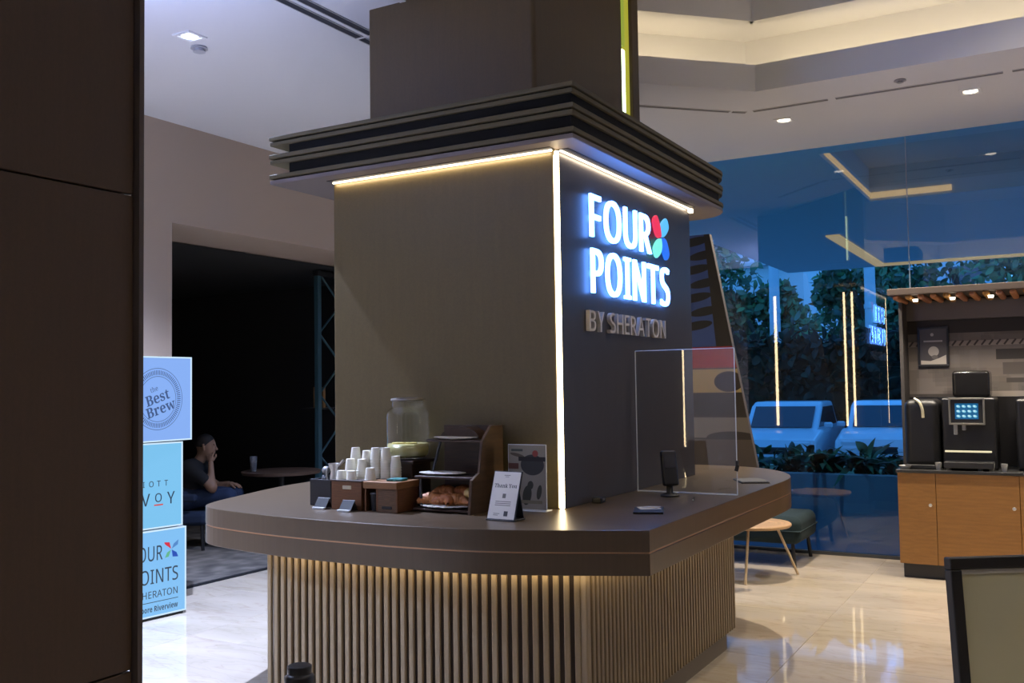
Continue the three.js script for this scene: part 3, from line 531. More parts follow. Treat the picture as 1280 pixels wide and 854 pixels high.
// ------------------------------------------------------------ furniture right of the counter
{
  const t = thing('round_table', 'low round table with pale wooden top behind the right end of the counter', 'table', [8.0, 0, -2.29]);
  mesh('tabletop', lathe([[0, 0.415], [0.3, 0.415], [0.312, 0.425], [0.312, 0.437], [0.305, 0.444], [0, 0.444]], 48), S([0.6, 0.42, 0.25], 0.4, { map: woodTex([1, 0.95, 0.88], 9) }), t);
  for (let i = 0; i < 3; i++) { const a = 0.95 + i * Math.PI * 2 / 3; mesh('leg', bar([0.2 * Math.cos(a), 0.415, 0.2 * Math.sin(a)], [0.38 * Math.cos(a), 0, 0.38 * Math.sin(a)], 0.011), S([0.5, 0.38, 0.24], 0.4), t); }
  const b = thing('upholstered_bench', 'dark teal upholstered bench with thin black legs by the glass wall', 'bench', [8.82, 0, -2.62]);
  const m = S([0.005, 0.018, 0.022], 0.9);
  mesh('seat', rbox(0.68, 0.24, 1.2, 0.07, 0, 0.315, 0, 5), m, b); mesh('piping', rbox(0.69, 0.014, 1.21, 0.006, 0, 0.31, 0), m, b);
  
  for (const [x, z] of [[-0.28, 0.52], [0.28, 0.52], [-0.28, -0.52], [0.28, -0.52]]) mesh('leg', bar([x, 0.22, z], [x * 1.08, 0, z * 1.04], 0.017), mBlack, b);
  // tapered banded board standing in for an unclear shape behind the tower
  const pr = canvasTex(256, 1024, (g) => {
    const band = (y0, y1, c) => { g.fillStyle = c; g.fillRect(0, (1 - y1) * 1024, 256, (y1 - y0) * 1024 + 1); };
    band(0, 1, '#3a322c'); band(0.669, 1, '#3f62b8'); g.fillStyle = '#12182c'; for (let i = 0; i < 7; i++) { g.beginPath(); g.ellipse(70 + (i % 2) * 30, 20 + i * 42, 50, 13, -0.15, 0, 7); g.fill(); }
    g.fillStyle = '#1f1b22'; g.beginPath(); g.moveTo(100, 0); g.lineTo(256, 0); g.lineTo(256, 338); g.lineTo(130, 338); g.fill();
    band(0.611, 0.672, '#c22a22'); band(0.54, 0.607, '#dcc183'); g.fillStyle = '#2a1a1c'; g.beginPath(); g.ellipse(165, 440, 44, 30, 0, 0, 7); g.fill();
    band(0.41, 0.468, '#9a9084'); g.fillStyle = '#3a302a'; g.beginPath(); g.ellipse(170, 604, 76, 18, 0, 0, 7); g.fill(); band(0, 0.405, '#6a5d52');
  });
  const to = thing('banded_board', 'tall tapered board with red and cream bands, an unclear shape behind the tower', 'display', [7.6, 0, -2.43], -Math.PI / 2);
  const hgt = 2.8, sh = new THREE.Shape([[-0.35, 0], [0.0, 0], [0.0, 0.7], [0.315, 0.86], [0.31, 0.93], [-0.03, hgt], [-0.29, hgt]].map((q) => new THREE.Vector2(...q)));
  const g = new THREE.ExtrudeGeometry(sh, { depth: 0.05, bevelEnabled: true, bevelSize: 0.008, bevelThickness: 0.008, bevelOffset: -0.008, bevelSegments: 2 });
  const bd = mesh('board', g.translate(0, 0.02, -0.025), S([0.06, 0.05, 0.045], 0.6), to);
  const fg = new THREE.ShapeGeometry(sh), u = fg.attributes.uv, p = fg.attributes.position; for (let i = 0; i < u.count; i++) u.setXY(i, (p.getX(i) + 0.35) / 0.7, p.getY(i) / hgt);
  mesh('banded_face', fg.translate(0, 0.02, 0.0345), S([0.5, 0.5, 0.5], 0.6, { map: pr }), bd);
  mesh('base', rbox(0.4, 0.03, 0.26, 0.008, -0.2, 0.015, 0), mBlack, to);
}

// ------------------------------------------------------------ things on the counter, left side (their front is -x, their right is +z)
const TY = 1.0, FACE = -Math.PI / 2;
const mBox = S([0.2, 0.085, 0.03], 0.55, { map: woodTex([1, 0.95, 0.88], 2) }), mBoxLight = S([0.34, 0.18, 0.075], 0.5, { map: woodTex([1, 0.95, 0.88], 6) }), mBoxDark = S([0.055, 0.028, 0.014], 0.5, { map: woodTex([1, 0.95, 0.9], 3) });
{
  const c = thing('condiment_caddy', 'black open caddy at the left end of the row on the counter', 'caddy', [3.93, TY, -3.36], FACE);
  const m = S([0.014, 0.015, 0.018], 0.5);
  mesh('panel', rbox(0.14, 0.135, 0.008, 0.002, 0, 0.0685, 0.07, 1), m, c); mesh('panel', rbox(0.14, 0.135, 0.008, 0.002, 0, 0.0685, -0.07, 1), m, c);
  mesh('panel', rbox(0.008, 0.135, 0.14, 0.002, 0.068, 0.0685, 0, 1), m, c); mesh('panel', rbox(0.008, 0.135, 0.14, 0.002, -0.068, 0.0685, 0, 1), m, c); mesh('floor_panel', box(0.13, 0.006, 0.14, 0, 0.005, 0), m, c);
  const j = thing('milk_jug', 'small steel milk jug with spread spout in the black caddy', 'jug', [3.93, TY + 0.009, -3.325], FACE);
  mesh('body', lathe([[0, 0], [0.03, 0], [0.034, 0.05], [0.026, 0.12], [0.02, 0.165], [0.034, 0.205], [0.031, 0.205], [0.018, 0.165], [0, 0.16]], 28), mSteel, j);
  mesh('spout', bar([0.02, 0.185, 0.0], [0.06, 0.222, 0.0], 0.008), mSteel, j); mesh('handle', tube([[-0.026, 0.19, 0], [-0.05, 0.175, 0], [-0.05, 0.12, 0], [-0.028, 0.09, 0]], 0.005, 16, 6), mSteel, j);
  const s = thing('sugar_jar', 'small round jar with a ball lid in the black caddy', 'jar', [3.95, TY + 0.009, -3.4], FACE);
  mesh('body', lathe([[0, 0], [0.022, 0], [0.026, 0.02], [0.026, 0.12], [0.02, 0.14], [0, 0.14]], 24), mDarkSteel, s); mesh('lid', new THREE.SphereGeometry(0.022, 16, 12).translate(0, 0.165, 0), S([0.3, 0.3, 0.3], 0.3, { metalness: 0.6 }), s);
}
for (const [x, z, lab] of [[3.755, -3.27, 'left of the two small tilted black cards, in front of the black caddy'], [3.72, -3.08, 'right of the two small tilted black cards, in front of the wooden caddy']]) {
  const t = thing('tent_card', lab, 'card', [x, TY, z], FACE);
  mesh('plate', rbox(0.075, 0.062, 0.003, 0.001).rotateX(-0.62).translate(0, 0.028, -0.008), S([0.03, 0.033, 0.032], 0.35), t);
  mesh('foot_strip', rbox(0.075, 0.01, 0.014, 0.002, 0, 0.006, 0.014), S([0.55, 0.56, 0.54], 0.4), t); mesh('rear_leg', box(0.07, 0.05, 0.003).rotateX(0.5).translate(0, 0.024, -0.038), mBlack, t);
  mesh('top_rim', box(0.075, 0.004, 0.005, 0, 0.052, -0.026), S([0.45, 0.46, 0.44], 0.4), t);
}
{
  const c = thing('cup_caddy', 'reddish wooden caddy with a label slot that holds the front paper cups', 'caddy', [3.865, TY, -3.12], FACE);
  mesh('front_panel', rbox(0.19, 0.14, 0.012, 0.002, 0, 0.07, 0.085), mBox, c); mesh('side_panel', rbox(0.012, 0.14, 0.17, 0.002, -0.089, 0.07, -0.006), mBox, c); mesh('side_panel', rbox(0.012, 0.14, 0.17, 0.002, 0.089, 0.07, -0.006), mBox, c);
  mesh('back_panel', rbox(0.19, 0.14, 0.012, 0.002, 0, 0.07, -0.095), mBox, c); mesh('shelf', box(0.166, 0.01, 0.168, 0, 0.126, -0.005), mBox, c);
  mesh('lip', rbox(0.2, 0.008, 0.2, 0.002, 0, 0.144, -0.005), mBoxDark, c);
  mesh('label_slot', rbox(0.055, 0.018, 0.004, 0.002, 0.005, 0.112, 0.092), S([0.5, 0.42, 0.28], 0.5), c);
  const d = thing('napkin_caddy', 'wooden caddy with a pale top board and a dark open bay', 'caddy', [3.865, TY, -2.91], FACE);
  mesh('top_board', rbox(0.205, 0.034, 0.19, 0.003, 0, 0.129, 0), mBoxLight, d); mesh('side_panel', rbox(0.01, 0.112, 0.17, 0.002, -0.095, 0.056, 0), mBox, d); mesh('side_panel', rbox(0.01, 0.112, 0.17, 0.002, 0.095, 0.056, 0), mBox, d);
  mesh('divider', rbox(0.01, 0.112, 0.17, 0.002, -0.024, 0.056, 0), mBox, d); mesh('back_panel', box(0.19, 0.112, 0.01, 0, 0.056, -0.085), mBoxDark, d); mesh('front_panel', rbox(0.11, 0.112, 0.01, 0.002, 0.036, 0.056, 0.08), S([0.17, 0.1, 0.05], 0.55, { map: woodTex([1, 0.95, 0.9], 8) }), d);
  mesh('slot', rbox(0.06, 0.014, 0.004, 0.002, 0.036, 0.022, 0.085), mBlack, d);
  const k = thing('black_cup', 'black cup in the open bay of the pale-topped caddy', 'cup', [3.815, TY, -2.965], FACE);
  mesh('body', lathe([[0, 0], [0.022, 0], [0.029, 0.08], [0.026, 0.08], [0.02, 0.006], [0, 0.006]], 24), S([0.02, 0.02, 0.022], 0.4), k); mesh('lid', lathe([[0, 0.084], [0.03, 0.08], [0.031, 0.086], [0.024, 0.092], [0, 0.092]], 24), S([0.06, 0.06, 0.062], 0.35), k);
  const n = thing('napkin_pack', 'small teal packet on top of the pale wooden caddy', 'packet', [3.86, TY + 0.146, -2.87], FACE + 0.2);
  mesh('pack', rbox(0.085, 0.012, 0.07, 0.004, 0, 0.006, 0), S([0.02, 0.16, 0.15], 0.5), n); mesh('band', box(0.012, 0.0135, 0.071, 0.0, 0.0063, 0), S([0.05, 0.3, 0.28], 0.5), n);
}
{ // stacked paper cups, each one a cup
  const proto = thing('paper_cup', 'white paper cup nested in the stacks on the two wooden caddies', 'cup', [0, 0, 0], 0, 'stacked paper cups');
  mesh('wall', lathe([[0, 0.002], [0.02, 0.002], [0.021, 0], [0.028, 0.058], [0.0265, 0.058], [0.0195, 0.004], [0, 0.004]], 20), S([0.72, 0.68, 0.55], 0.7), proto);
  mesh('rim', new THREE.TorusGeometry(0.0282, 0.0017, 6, 24).rotateX(Math.PI / 2).translate(0, 0.058, 0), S([0.76, 0.72, 0.6], 0.65), proto);
  let first = true;
  // [x, z, base height above the counter, number of cups, which stack]
  for (const [x, z, b, n, lab] of [[3.81, -3.18, 0.131, 1, 'single white paper cup at the left front of the wooden caddy'], [3.81, -3.115, 0.131, 1, 'single white paper cup at the right front of the wooden caddy'],
    [3.875, -3.175, 0.131, 5, 'low cup stack behind the left front cup'], [3.875, -3.1, 0.131, 5, 'low cup stack behind the right front cup'], [3.93, -3.185, 0.131, 9, 'tallest cup stack at the left rear'],
    [3.925, -3.108, 0.131, 8, 'second tall cup stack right of the tallest'], [3.925, -3.052, 0.146, 8, 'tall cup stack on the left of the pale caddy top'], [3.935, -2.995, 0.146, 8, 'tall cup stack on the middle of the pale caddy top'],
    [3.94, -2.937, 0.146, 5, 'lower cup stack beside the drinks jar'], [3.84, -3.02, 0.146, 1, 'single short white paper cup at the front of the pale caddy top']])
    for (let i = 0; i < n; i++) {
      const c = first ? proto : proto.clone();
      if (!first) { c.name = numbered('paper_cup'); scene.add(c); }
      first = false; c.position.set(x, TY + b + 0.0605 + i * 0.0135, z); c.rotation.set(Math.PI, rnd() * 6, 0);
      delete c.userData.group; c.userData = { category: 'cup', label: n === 1 ? lab : i === n - 1 ? 'topmost cup of the ' + lab : i === 0 ? 'bottom cup of the ' + lab : 'white paper cup within the ' + lab };
      if (n > 1 && i > 0 && i < n - 1) c.userData.group = lab;
    }
}
{ // drinks dispenser on a dark stand
  const d = thing('drink_dispenser', 'clear glass drinks jar with pale liquid on a dark stand behind the cups', 'dispenser', [4.085, TY, -2.965], FACE);
  mesh('stand', [rbox(0.2, 0.02, 0.2, 0.004, 0, 0.01, 0), rbox(0.17, 0.2, 0.17, 0.006, 0, 0.12, 0), rbox(0.22, 0.016, 0.22, 0.004, 0, 0.226, 0)], mBoxDark, d);
  mesh('jar', lathe([[0, 0.24], [0.09, 0.24], [0.108, 0.255], [0.112, 0.28], [0.112, 0.46], [0.106, 0.482], [0.086, 0.5], [0.082, 0.506], [0.082, 0.535], [0.086, 0.54]], 48), mGlass, d);
  mesh('lid', lathe([[0, 0.553], [0.05, 0.553], [0.086, 0.548], [0.088, 0.538], [0.084, 0.536], [0, 0.54]], 40), S([0.25, 0.22, 0.19], 0.35, { metalness: 0.5 }), d);
  mesh('liquid', lathe([[0, 0.245], [0.086, 0.245], [0.102, 0.258], [0.106, 0.28], [0.106, 0.315], [0, 0.315]], 40), P([0.5, 0.42, 0.17], 0.25), d);
  mesh('fruit_slice', [cyl(0.035, 0.035, 0.008, -0.03, 0.317, 0.04), cyl(0.03, 0.03, 0.008, 0.035, 0.317, 0.02)], S([0.7, 0.55, 0.15], 0.5), d);
  mesh('tap', [bar([-0.06, 0.27, 0.09], [-0.06, 0.27, 0.14], 0.009), rbox(0.022, 0.04, 0.022, 0.006, -0.06, 0.265, 0.145), cyl(0.014, 0.014, 0.012, -0.06, 0.295, 0.145)], S([0.6, 0.6, 0.55], 0.3, { metalness: 0.7 }), d);
}
{ // dark wooden stepped stand with three tiers
  const s = thing('tiered_stand', 'dark wooden three-tier pastry stand in the middle of the counter', 'stand', [4.0, TY, -2.625], FACE);
  const m = mBoxDark, side = (x) => { const sh = new THREE.Shape([[-0.16, 0], [0.15, 0], [0.13, 0.16], [0.06, 0.19], [0.03, 0.34], [-0.05, 0.41], [-0.16, 0.41]].map((p) => new THREE.Vector2(...p))); return new THREE.ExtrudeGeometry(sh, { depth: 0.012, bevelEnabled: true, bevelSize: 0.002, bevelThickness: 0.002, bevelSegments: 1 }).rotateY(-Math.PI / 2).translate(x, 0, 0); };
  tag(mesh('side_board', side(0.185), S([0.1, 0.06, 0.032], 0.5, { map: woodTex([1, 0.95, 0.9], 11) }), s), 'wide right-hand side board');
  mesh('post', bar([-0.13, 0.03, 0.1], [-0.13, 0.17, 0.1], 0.007), mDarkSteel, s); mesh('post', bar([-0.13, 0.18, 0.0], [-0.1, 0.35, -0.04], 0.007), mDarkSteel, s);
  mesh('tier', rbox(0.33, 0.012, 0.27, 0.003, 0.01, 0.012, 0), m, s); mesh('tier', rbox(0.33, 0.012, 0.2, 0.003, 0.01, 0.166, 0.02), m, s); mesh('tier', rbox(0.33, 0.012, 0.16, 0.003, 0.01, 0.338, -0.06), m, s);
  mesh('back_board', rbox(0.33, 0.41, 0.012, 0.003, 0.01, 0.205, -0.15), m, s);
  const arch = []; for (let i = 0; i <= 12; i++) { const a = Math.PI * i / 12; arch.push([0.115 * Math.cos(a), 0.345 + 0.06 * Math.sin(a)]); }
  mesh('top_cover', new THREE.ExtrudeGeometry(new THREE.Shape(arch.map((p) => new THREE.Vector2(...p))), { depth: 0.09, bevelEnabled: false }).translate(0.0, 0, -0.14), m, s);
  const doily = (r, w, d) => { const sh = new THREE.Shape(); for (let i = 0; i <= 96; i++) { const a = i / 96 * Math.PI * 2, k = r * (1 + 0.03 * Math.cos(a * 24)); sh[i ? 'lineTo' : 'moveTo'](k * w * Math.cos(a), k * d * Math.sin(a)); } return new THREE.ExtrudeGeometry(sh, { depth: 0.004, bevelEnabled: false }).rotateX(-Math.PI / 2); };
  const mD = S([0.6, 0.58, 0.5], 0.8);
  const spots = [[-0.01, 0.019, 0.02, 0.155, 1, 0.85, 'white lace-edged tray under the pastries on the lowest tier'], [-0.05, 0.173, 0.03, 0.125, 1, 0.6, 'white lace-edged empty tray on the middle tier'], [-0.005, 0.345, -0.02, 0.12, 1, 0.45, 'white lace-edged empty tray on the top tier']];
  for (const [x, y, z, r, w, d, lab] of spots) {
    const t = thing('lace_tray', lab, 'tray', [4.0 - z, TY + y, -2.625 + x], FACE);
    mesh('plate', lathe([[0, 0.001], [r * 0.7, 0.001], [r * 0.9, 0.008], [r * 0.88, 0.01], [r * 0.69, 0.004], [0, 0.004]], 36).scale(w, 1, d), S([0.5, 0.48, 0.42], 0.5), t); mesh('lace_edge', doily(r, w, d).translate(0, 0.008, 0), mD, t);
  }
  // croissants
  const cr = (() => {
    const curve = new THREE.CatmullRomCurve3([[-0.055, 0.012, 0.022], [-0.032, 0.02, -0.008], [0, 0.024, -0.018], [0.032, 0.02, -0.008], [0.055, 0.012, 0.022]].map((p) => V(...p)));
    const N = 40, R = 12, pos = [], idx = [], fr = curve.computeFrenetFrames(N);
    for (let i = 0; i <= N; i++) { const t = i / N, c = curve.getPoint(t), e = 1 - Math.pow(Math.abs(2 * t - 1), 2), r = (0.007 + 0.021 * e) * (1 + 0.1 * Math.abs(Math.sin(t * Math.PI * 6))); for (let j = 0; j < R; j++) { const a = j / R * 2 * Math.PI; const q = c.clone().addScaledVector(fr.normals[i], r * Math.cos(a)).addScaledVector(fr.binormals[i], r * Math.sin(a)); pos.push(q.x, Math.max(q.y, 0), q.z); } }
    for (let i = 0; i < N; i++) for (let j = 0; j < R; j++) { const a = i * R + j, b = i * R + (j + 1) % R; idx.push(a, a + R, b, b, a + R, b + R); }
    const g = new THREE.BufferGeometry(); g.setAttribute('position', new THREE.Float32BufferAttribute(pos, 3)); g.setIndex(idx); g.computeVertexNormals(); return g;
  })();
  const mC = [S([0.5, 0.19, 0.055], 0.5), S([0.42, 0.14, 0.04], 0.5), S([0.58, 0.24, 0.08], 0.5)];
  [[-0.09, 0.031, 0.08, 0.2, 'left croissant in the front row on the lowest tray'], [-0.01, 0.031, 0.085, -0.25, 'middle croissant in the front row on the lowest tray'], [0.06, 0.031, 0.07, 0.4, 'right croissant in the front row on the lowest tray'], [-0.04, 0.065, 0.03, 0.1, 'left croissant of the two lying on top of the pile'], [0.06, 0.068, 0.03, -0.3, 'right croissant of the two lying on top of the pile']].forEach(([x, y, z, a, lab], i) => {
    const t = tag(mesh('croissant', cr, mC[i % 3]), lab, 'pastry', 'croissants on the lowest tray'); t.position.set(4.0 - z, TY + y, -2.625 + x); t.rotation.y = FACE + a; t.scale.setScalar(1.1);
  });
  const bun = tag(mesh('round_bun', lathe([[0, 0], [0.02, 0], [0.03, 0.012], [0.028, 0.03], [0.016, 0.042], [0, 0.045]], 20), S([0.6, 0.42, 0.14], 0.6)), 'small round yellow bun at the right of the croissants', 'pastry'); bun.position.set(3.93, TY + 0.075, -2.49);
}
{ // printed leaflet in an acrylic holder and the poster behind it
  const txt = canvasTex(256, 360, (g) => { g.fillStyle = '#e7e3d8'; g.fillRect(0, 0, 256, 360); g.fillStyle = '#8a867e'; g.fillRect(98, 24, 60, 5); g.fillRect(110, 36, 36, 4); g.fillStyle = '#2a2a2c'; g.font = 'bold 40px serif'; g.textAlign = 'center'; g.fillText('Thank You', 128, 122); g.fillStyle = '#77736b'; g.fillRect(112, 168, 32, 34); for (const y of [226, 240, 254]) g.fillRect(52, y, 150, 5); g.fillStyle = '#3c3b3a'; g.fillRect(150, 300, 38, 38); g.fillStyle = '#8d897f'; g.fillRect(50, 318, 60, 5); g.fillRect(50, 330, 46, 5); });
  const l = thing('leaflet_holder', 'tilted holder with a white thank-you leaflet in front of the larger poster', 'leaflet', [3.745, TY, -2.215], FACE - 0.05);
  const p = new THREE.Group(); p.name = 'tilted_panel'; p.rotation.x = -0.33; p.position.set(0, 0.004, 0); l.add(p);
  mesh('back_plate', rbox(0.15, 0.225, 0.006, 0.001, 0, 0.1125, -0.005), mBlack, p); mesh('leaflet', new THREE.PlaneGeometry(0.142, 0.216).translate(0, 0.113, 0), S([0.85, 0.85, 0.85], 0.6, { map: txt }), p);
  mesh('foot', rbox(0.15, 0.006, 0.1, 0.002, 0, 0.003, -0.045), mBlack, l); mesh('rear_strut', box(0.12, 0.16, 0.005).rotateX(0.28).translate(0, 0.078, -0.083), mBlack, l);
  const pic = canvasTex(256, 384, (g) => { g.fillStyle = '#a9a394'; g.fillRect(0, 0, 256, 384); g.fillStyle = '#55605a'; g.fillRect(20, 24, 80, 14); g.fillStyle = '#6a6154'; g.beginPath(); g.ellipse(60, 60, 50, 10, 0.2, 0, 7); g.fill(); g.fillStyle = '#3d3f42'; g.beginPath(); g.ellipse(165, 118, 80, 62, 0, 0, 7); g.fill(); g.fillStyle = '#26282b'; g.fillRect(70, 70, 186, 26); g.fillStyle = '#a5453c'; g.beginPath(); g.arc(186, 50, 20, 0, 7); g.fill(); g.fillStyle = '#6f4438'; g.fillRect(0, 110, 70, 34); g.fillStyle = '#3e4035'; for (const [x, y, r, q] of [[150, 240, 20, 26], [126, 300, 30, 60], [210, 280, 16, 44], [60, 250, 20, 14]]) { g.beginPath(); g.ellipse(x, y, r, q, 0.2, 0, 7); g.fill(); } g.fillStyle = '#8d876f'; g.fillRect(20, 330, 210, 20); });
  const q = thing('counter_poster', 'upright poster with a dark bowl picture leaning by the tower corner', 'poster', [4.1, TY, -2.268], FACE);
  const q2 = mesh('backing', rbox(0.21, 0.315, 0.006, 0.001, 0, 0.163, 0), mAcrylicEdge, q); mesh('poster_sheet', new THREE.PlaneGeometry(0.204, 0.308).translate(0, 0.163, 0.004), S([0.72, 0.72, 0.7], 0.55, { map: pic }), q); mesh('foot', rbox(0.21, 0.006, 0.07, 0.002, 0, 0.003, -0.02), mAcrylicEdge, q);
}
// ------------------------------------------------------------ things on the counter, right side
{
  const d = thing('desk_box', 'tiny black device on the counter against the sign panel', 'device', [4.53, TY, -2.09], 0.1);
  mesh('body', rbox(0.075, 0.03, 0.05, 0.006, 0, 0.015, 0), mBlack, d); mesh('lens', rbox(0.03, 0.01, 0.004, 0.001, 0, 0.018, 0.026), S([0.2, 0.2, 0.2], 0.3), d);
  const r = thing('card_terminal', 'black upright card terminal standing in front of the acrylic guard', 'terminal', [4.94, TY, -1.86], -0.9);
  mesh('stand', lathe([[0, 0], [0.05, 0], [0.05, 0.01], [0.018, 0.02], [0.016, 0.1], [0, 0.1]], 28), mBlack, r); mesh('body', rbox(0.085, 0.19, 0.04, 0.012).rotateX(-0.25).translate(0, 0.15, 0), mB3(), r); mesh('screen', rbox(0.065, 0.075, 0.004, 0.001).rotateX(-0.25).translate(0, 0.19, 0.013), S([0.03, 0.03, 0.035], 0.15), r);
  const c = thing('menu_folder', 'flat black folder with pale cards lying by the counter edge', 'folder', [4.31, TY, -1.73], 0.35);
  mesh('cover', rbox(0.2, 0.01, 0.14, 0.002, 0, 0.005, 0), mBlack, c); mesh('card', box(0.1, 0.002, 0.1).rotateY(0.2).translate(0.04, 0.0112, 0), S([0.4, 0.38, 0.33], 0.6), c); mesh('card', box(0.06, 0.002, 0.08).rotateY(-0.3).translate(0.06, 0.0135, 0.01), S([0.3, 0.28, 0.25], 0.6), c);
  const n = thing('pen', 'thin black pen lying just in front of the guard foot', 'pen', [4.83, TY + 0.005, -1.69], 0.3);
  mesh('barrel', cyl(0.005, 0.005, 0.12).rotateZ(Math.PI / 2), mBlack, n); mesh('tip', cyl(0.001, 0.005, 0.016).rotateZ(Math.PI / 2).translate(-0.068, 0, 0), mSteel, n);
  const f = thing('flat_menu', 'thin dark menu lying on the far right end of the counter', 'menu', [5.86, TY, -1.68], 0.5);
  mesh('cover', rbox(0.24, 0.008, 0.17, 0.002, 0, 0.004, 0), mBlack, f); mesh('pages', box(0.23, 0.003, 0.16, 0.002, 0.0088, 0), S([0.06, 0.058, 0.055], 0.6), f);
}
function mB3() { return P([0.012, 0.012, 0.013], 0.3); }

// ------------------------------------------------------------ dark lounge: person, armchair, table, rack
function sdfGeo(fn, lo, size, res) {
  const mc = new MarchingCubes(res, new THREE.MeshBasicMaterial(), false, false, 200000); mc.isolation = 0;
  for (let k = 0; k < res; k++) for (let j = 0; j < res; j++) for (let i = 0; i < res; i++) {
    const c = (q) => (q - res / 2) / (res / 2) * size / 2 + size / 2;
    mc.field[k * res * res + j * res + i] = -fn(lo[0] + c(i), lo[1] + c(j), lo[2] + c(k));
  }
  mc.update(); const n = mc.count, g = new THREE.BufferGeometry();
  g.setAttribute('position', new THREE.Float32BufferAttribute(mc.positionArray.slice(0, n * 3), 3)); g.setAttribute('normal', new THREE.Float32BufferAttribute(mc.normalArray.slice(0, n * 3), 3));
  g.scale(size / 2, size / 2, size / 2).translate(lo[0] + size / 2, lo[1] + size / 2, lo[2] + size / 2); g.setAttribute('uv', new THREE.Float32BufferAttribute(new Float32Array(n * 2), 2)); return g;
}
const cap = (x, y, z, a, b, r1, r2) => { const bx = b[0] - a[0], by = b[1] - a[1], bz = b[2] - a[2], px = x - a[0], py = y - a[1], pz = z - a[2]; const t = Math.max(0, Math.min(1, (px * bx + py * by + pz * bz) / (bx * bx + by * by + bz * bz + 1e-9))); return Math.hypot(px - bx * t, py - by * t, pz - bz * t) - (r1 + (r2 - r1) * t); };
const smin = (a, b, k) => { const h = Math.max(k - Math.abs(a - b), 0) / k; return Math.min(a, b) - h * h * k * 0.25; };
const bones = (list, k) => (x, y, z) => { let d = 1e3; for (const [a, b, r1, r2] of list) d = smin(d, cap(x, y, z, a, b, r1, r2), k); return d; };
{
  const SKIN = S([0.28, 0.16, 0.1], 0.6), P0 = thing('person', 'person in dark clothes sitting bent forward with one hand raised to the face', 'person', [7.13, 0, -7.75], -1.051);
  const torso = [[[-0.2, 0.5, -0.08], [-0.2, 0.5, 0.08], 0.125, 0.125], [[-0.19, 0.53, 0], [-0.13, 0.72, 0], 0.135, 0.145], [[-0.12, 0.78, -0.11], [-0.12, 0.78, 0.11], 0.1, 0.1], [[-0.12, 0.83, -0.17], [-0.12, 0.83, 0.17], 0.06, 0.06]];
  const legs = [], armsUp = [], armsLow = [];
  for (const s of [-1, 1]) legs.push([[-0.17, 0.5, 0.09 * s], [0.27, 0.53, 0.13 * s], 0.09, 0.062], [[0.27, 0.53, 0.13 * s], [0.31, 0.09, 0.13 * s], 0.06, 0.042]);
  const sh = [-0.12, 0.83, 0.18], el = [0.12, 0.63, 0.2], wr = [0.075, 0.865, 0.085], sh2 = [-0.12, 0.83, -0.18], el2 = [0.02, 0.6, -0.22], wr2 = [0.2, 0.63, -0.12];
  armsUp.push([sh, el, 0.052, 0.042], [sh2, el2, 0.052, 0.042]); armsLow.push([el, wr, 0.04, 0.026], [el2, wr2, 0.04, 0.026]);
  const head = (x, y, z) => { // skull, jaw, nose, ears, neck
    const X = x - 0.0, Y = y - 1.035; let d = Math.hypot(X / 0.098, Y / 0.112, z / 0.078) * 0.085 - 0.085;
    d = smin(d, cap(x, y, z, [0.035, 0.965, -0.015], [0.035, 0.965, 0.015], 0.04, 0.04), 0.05);
    d = smin(d, cap(x, y, z, [0.092, 1.035, 0], [0.108, 1.0, 0], 0.009, 0.014), 0.014); d = smin(d, cap(x, y, z, [0.078, 0.965, -0.014], [0.078, 0.965, 0.014], 0.01, 0.01), 0.012);
    for (const s of [-1, 1]) { d = smin(d, cap(x, y, z, [-0.005, 1.05, 0.078 * s], [0.0, 1.0, 0.074 * s], 0.014, 0.009), 0.01); d = Math.max(d, -cap(x, y, z, [0.09, 1.045, 0.032 * s], [0.09, 1.045, 0.036 * s], 0.012, 0.012)); }
    return smin(d, cap(x, y, z, [-0.085, 0.86, 0], [-0.01, 0.98, 0], 0.058, 0.052), 0.03);
  };
  const hand = (wrist, dir, side, curl) => { // palm, four fingers, thumb
    const D = V(...dir).normalize(), Sd = V(...side).normalize(), N = D.clone().cross(Sd), w = V(...wrist), at = (a, b, c) => w.clone().addScaledVector(D, a).addScaledVector(Sd, b).addScaledVector(N, c).toArray(), l = [];
    l.push([at(0, 0, 0), at(0.03, 0, 0), 0.02, 0.022], [at(0.03, -0.022, 0), at(0.075, -0.03, 0), 0.014, 0.012], [at(0.03, 0.02, 0), at(0.075, 0.028, 0), 0.014, 0.012], [at(0.03, 0, 0), at(0.08, 0, 0), 0.015, 0.013]);
    const f = [];[[-0.03, 0.06], [-0.01, 0.075], [0.011, 0.07], [0.03, 0.055]].forEach(([o, L]) => { f.push([at(0.078, o, 0), at(0.078 + L * 0.5, o * 1.1, curl * 0.015), 0.0092, 0.0085], [at(0.078 + L * 0.5, o * 1.1, curl * 0.015), at(0.078 + L * 0.82, o * 1.1, curl * 0.045), 0.0085, 0.0075]); });
    f.push([at(0.025, 0.028, 0.004), at(0.06, 0.055, 0.015), 0.012, 0.01], [at(0.06, 0.055, 0.015), at(0.085, 0.055, 0.028), 0.01, 0.008]);
    const a = bones(l, 0.02), b = bones(f, 0.006); return (x, y, z) => smin(a(x, y, z), b(x, y, z), 0.008);
  };
  const body = bones([...torso, ...legs, ...armsUp, ...armsLow], 0.05), lo = [-0.45, 0.02, -0.5];
  const h1 = hand(wr, [-0.25, 1, -0.35], [1, 0.2, 0.2], 1), h2 = hand(wr2, [1, -0.1, 0.1], [0, 0, 1], 0.6);
  mesh('body', [sdfGeo(body, lo, 1.0, 84), sdfGeo(head, [-0.16, 0.84, -0.16], 0.34, 90), sdfGeo(h1, [-0.04, 0.83, -0.06], 0.24, 70), sdfGeo(h2, [0.15, 0.5, -0.22], 0.24, 70)], SKIN, P0);
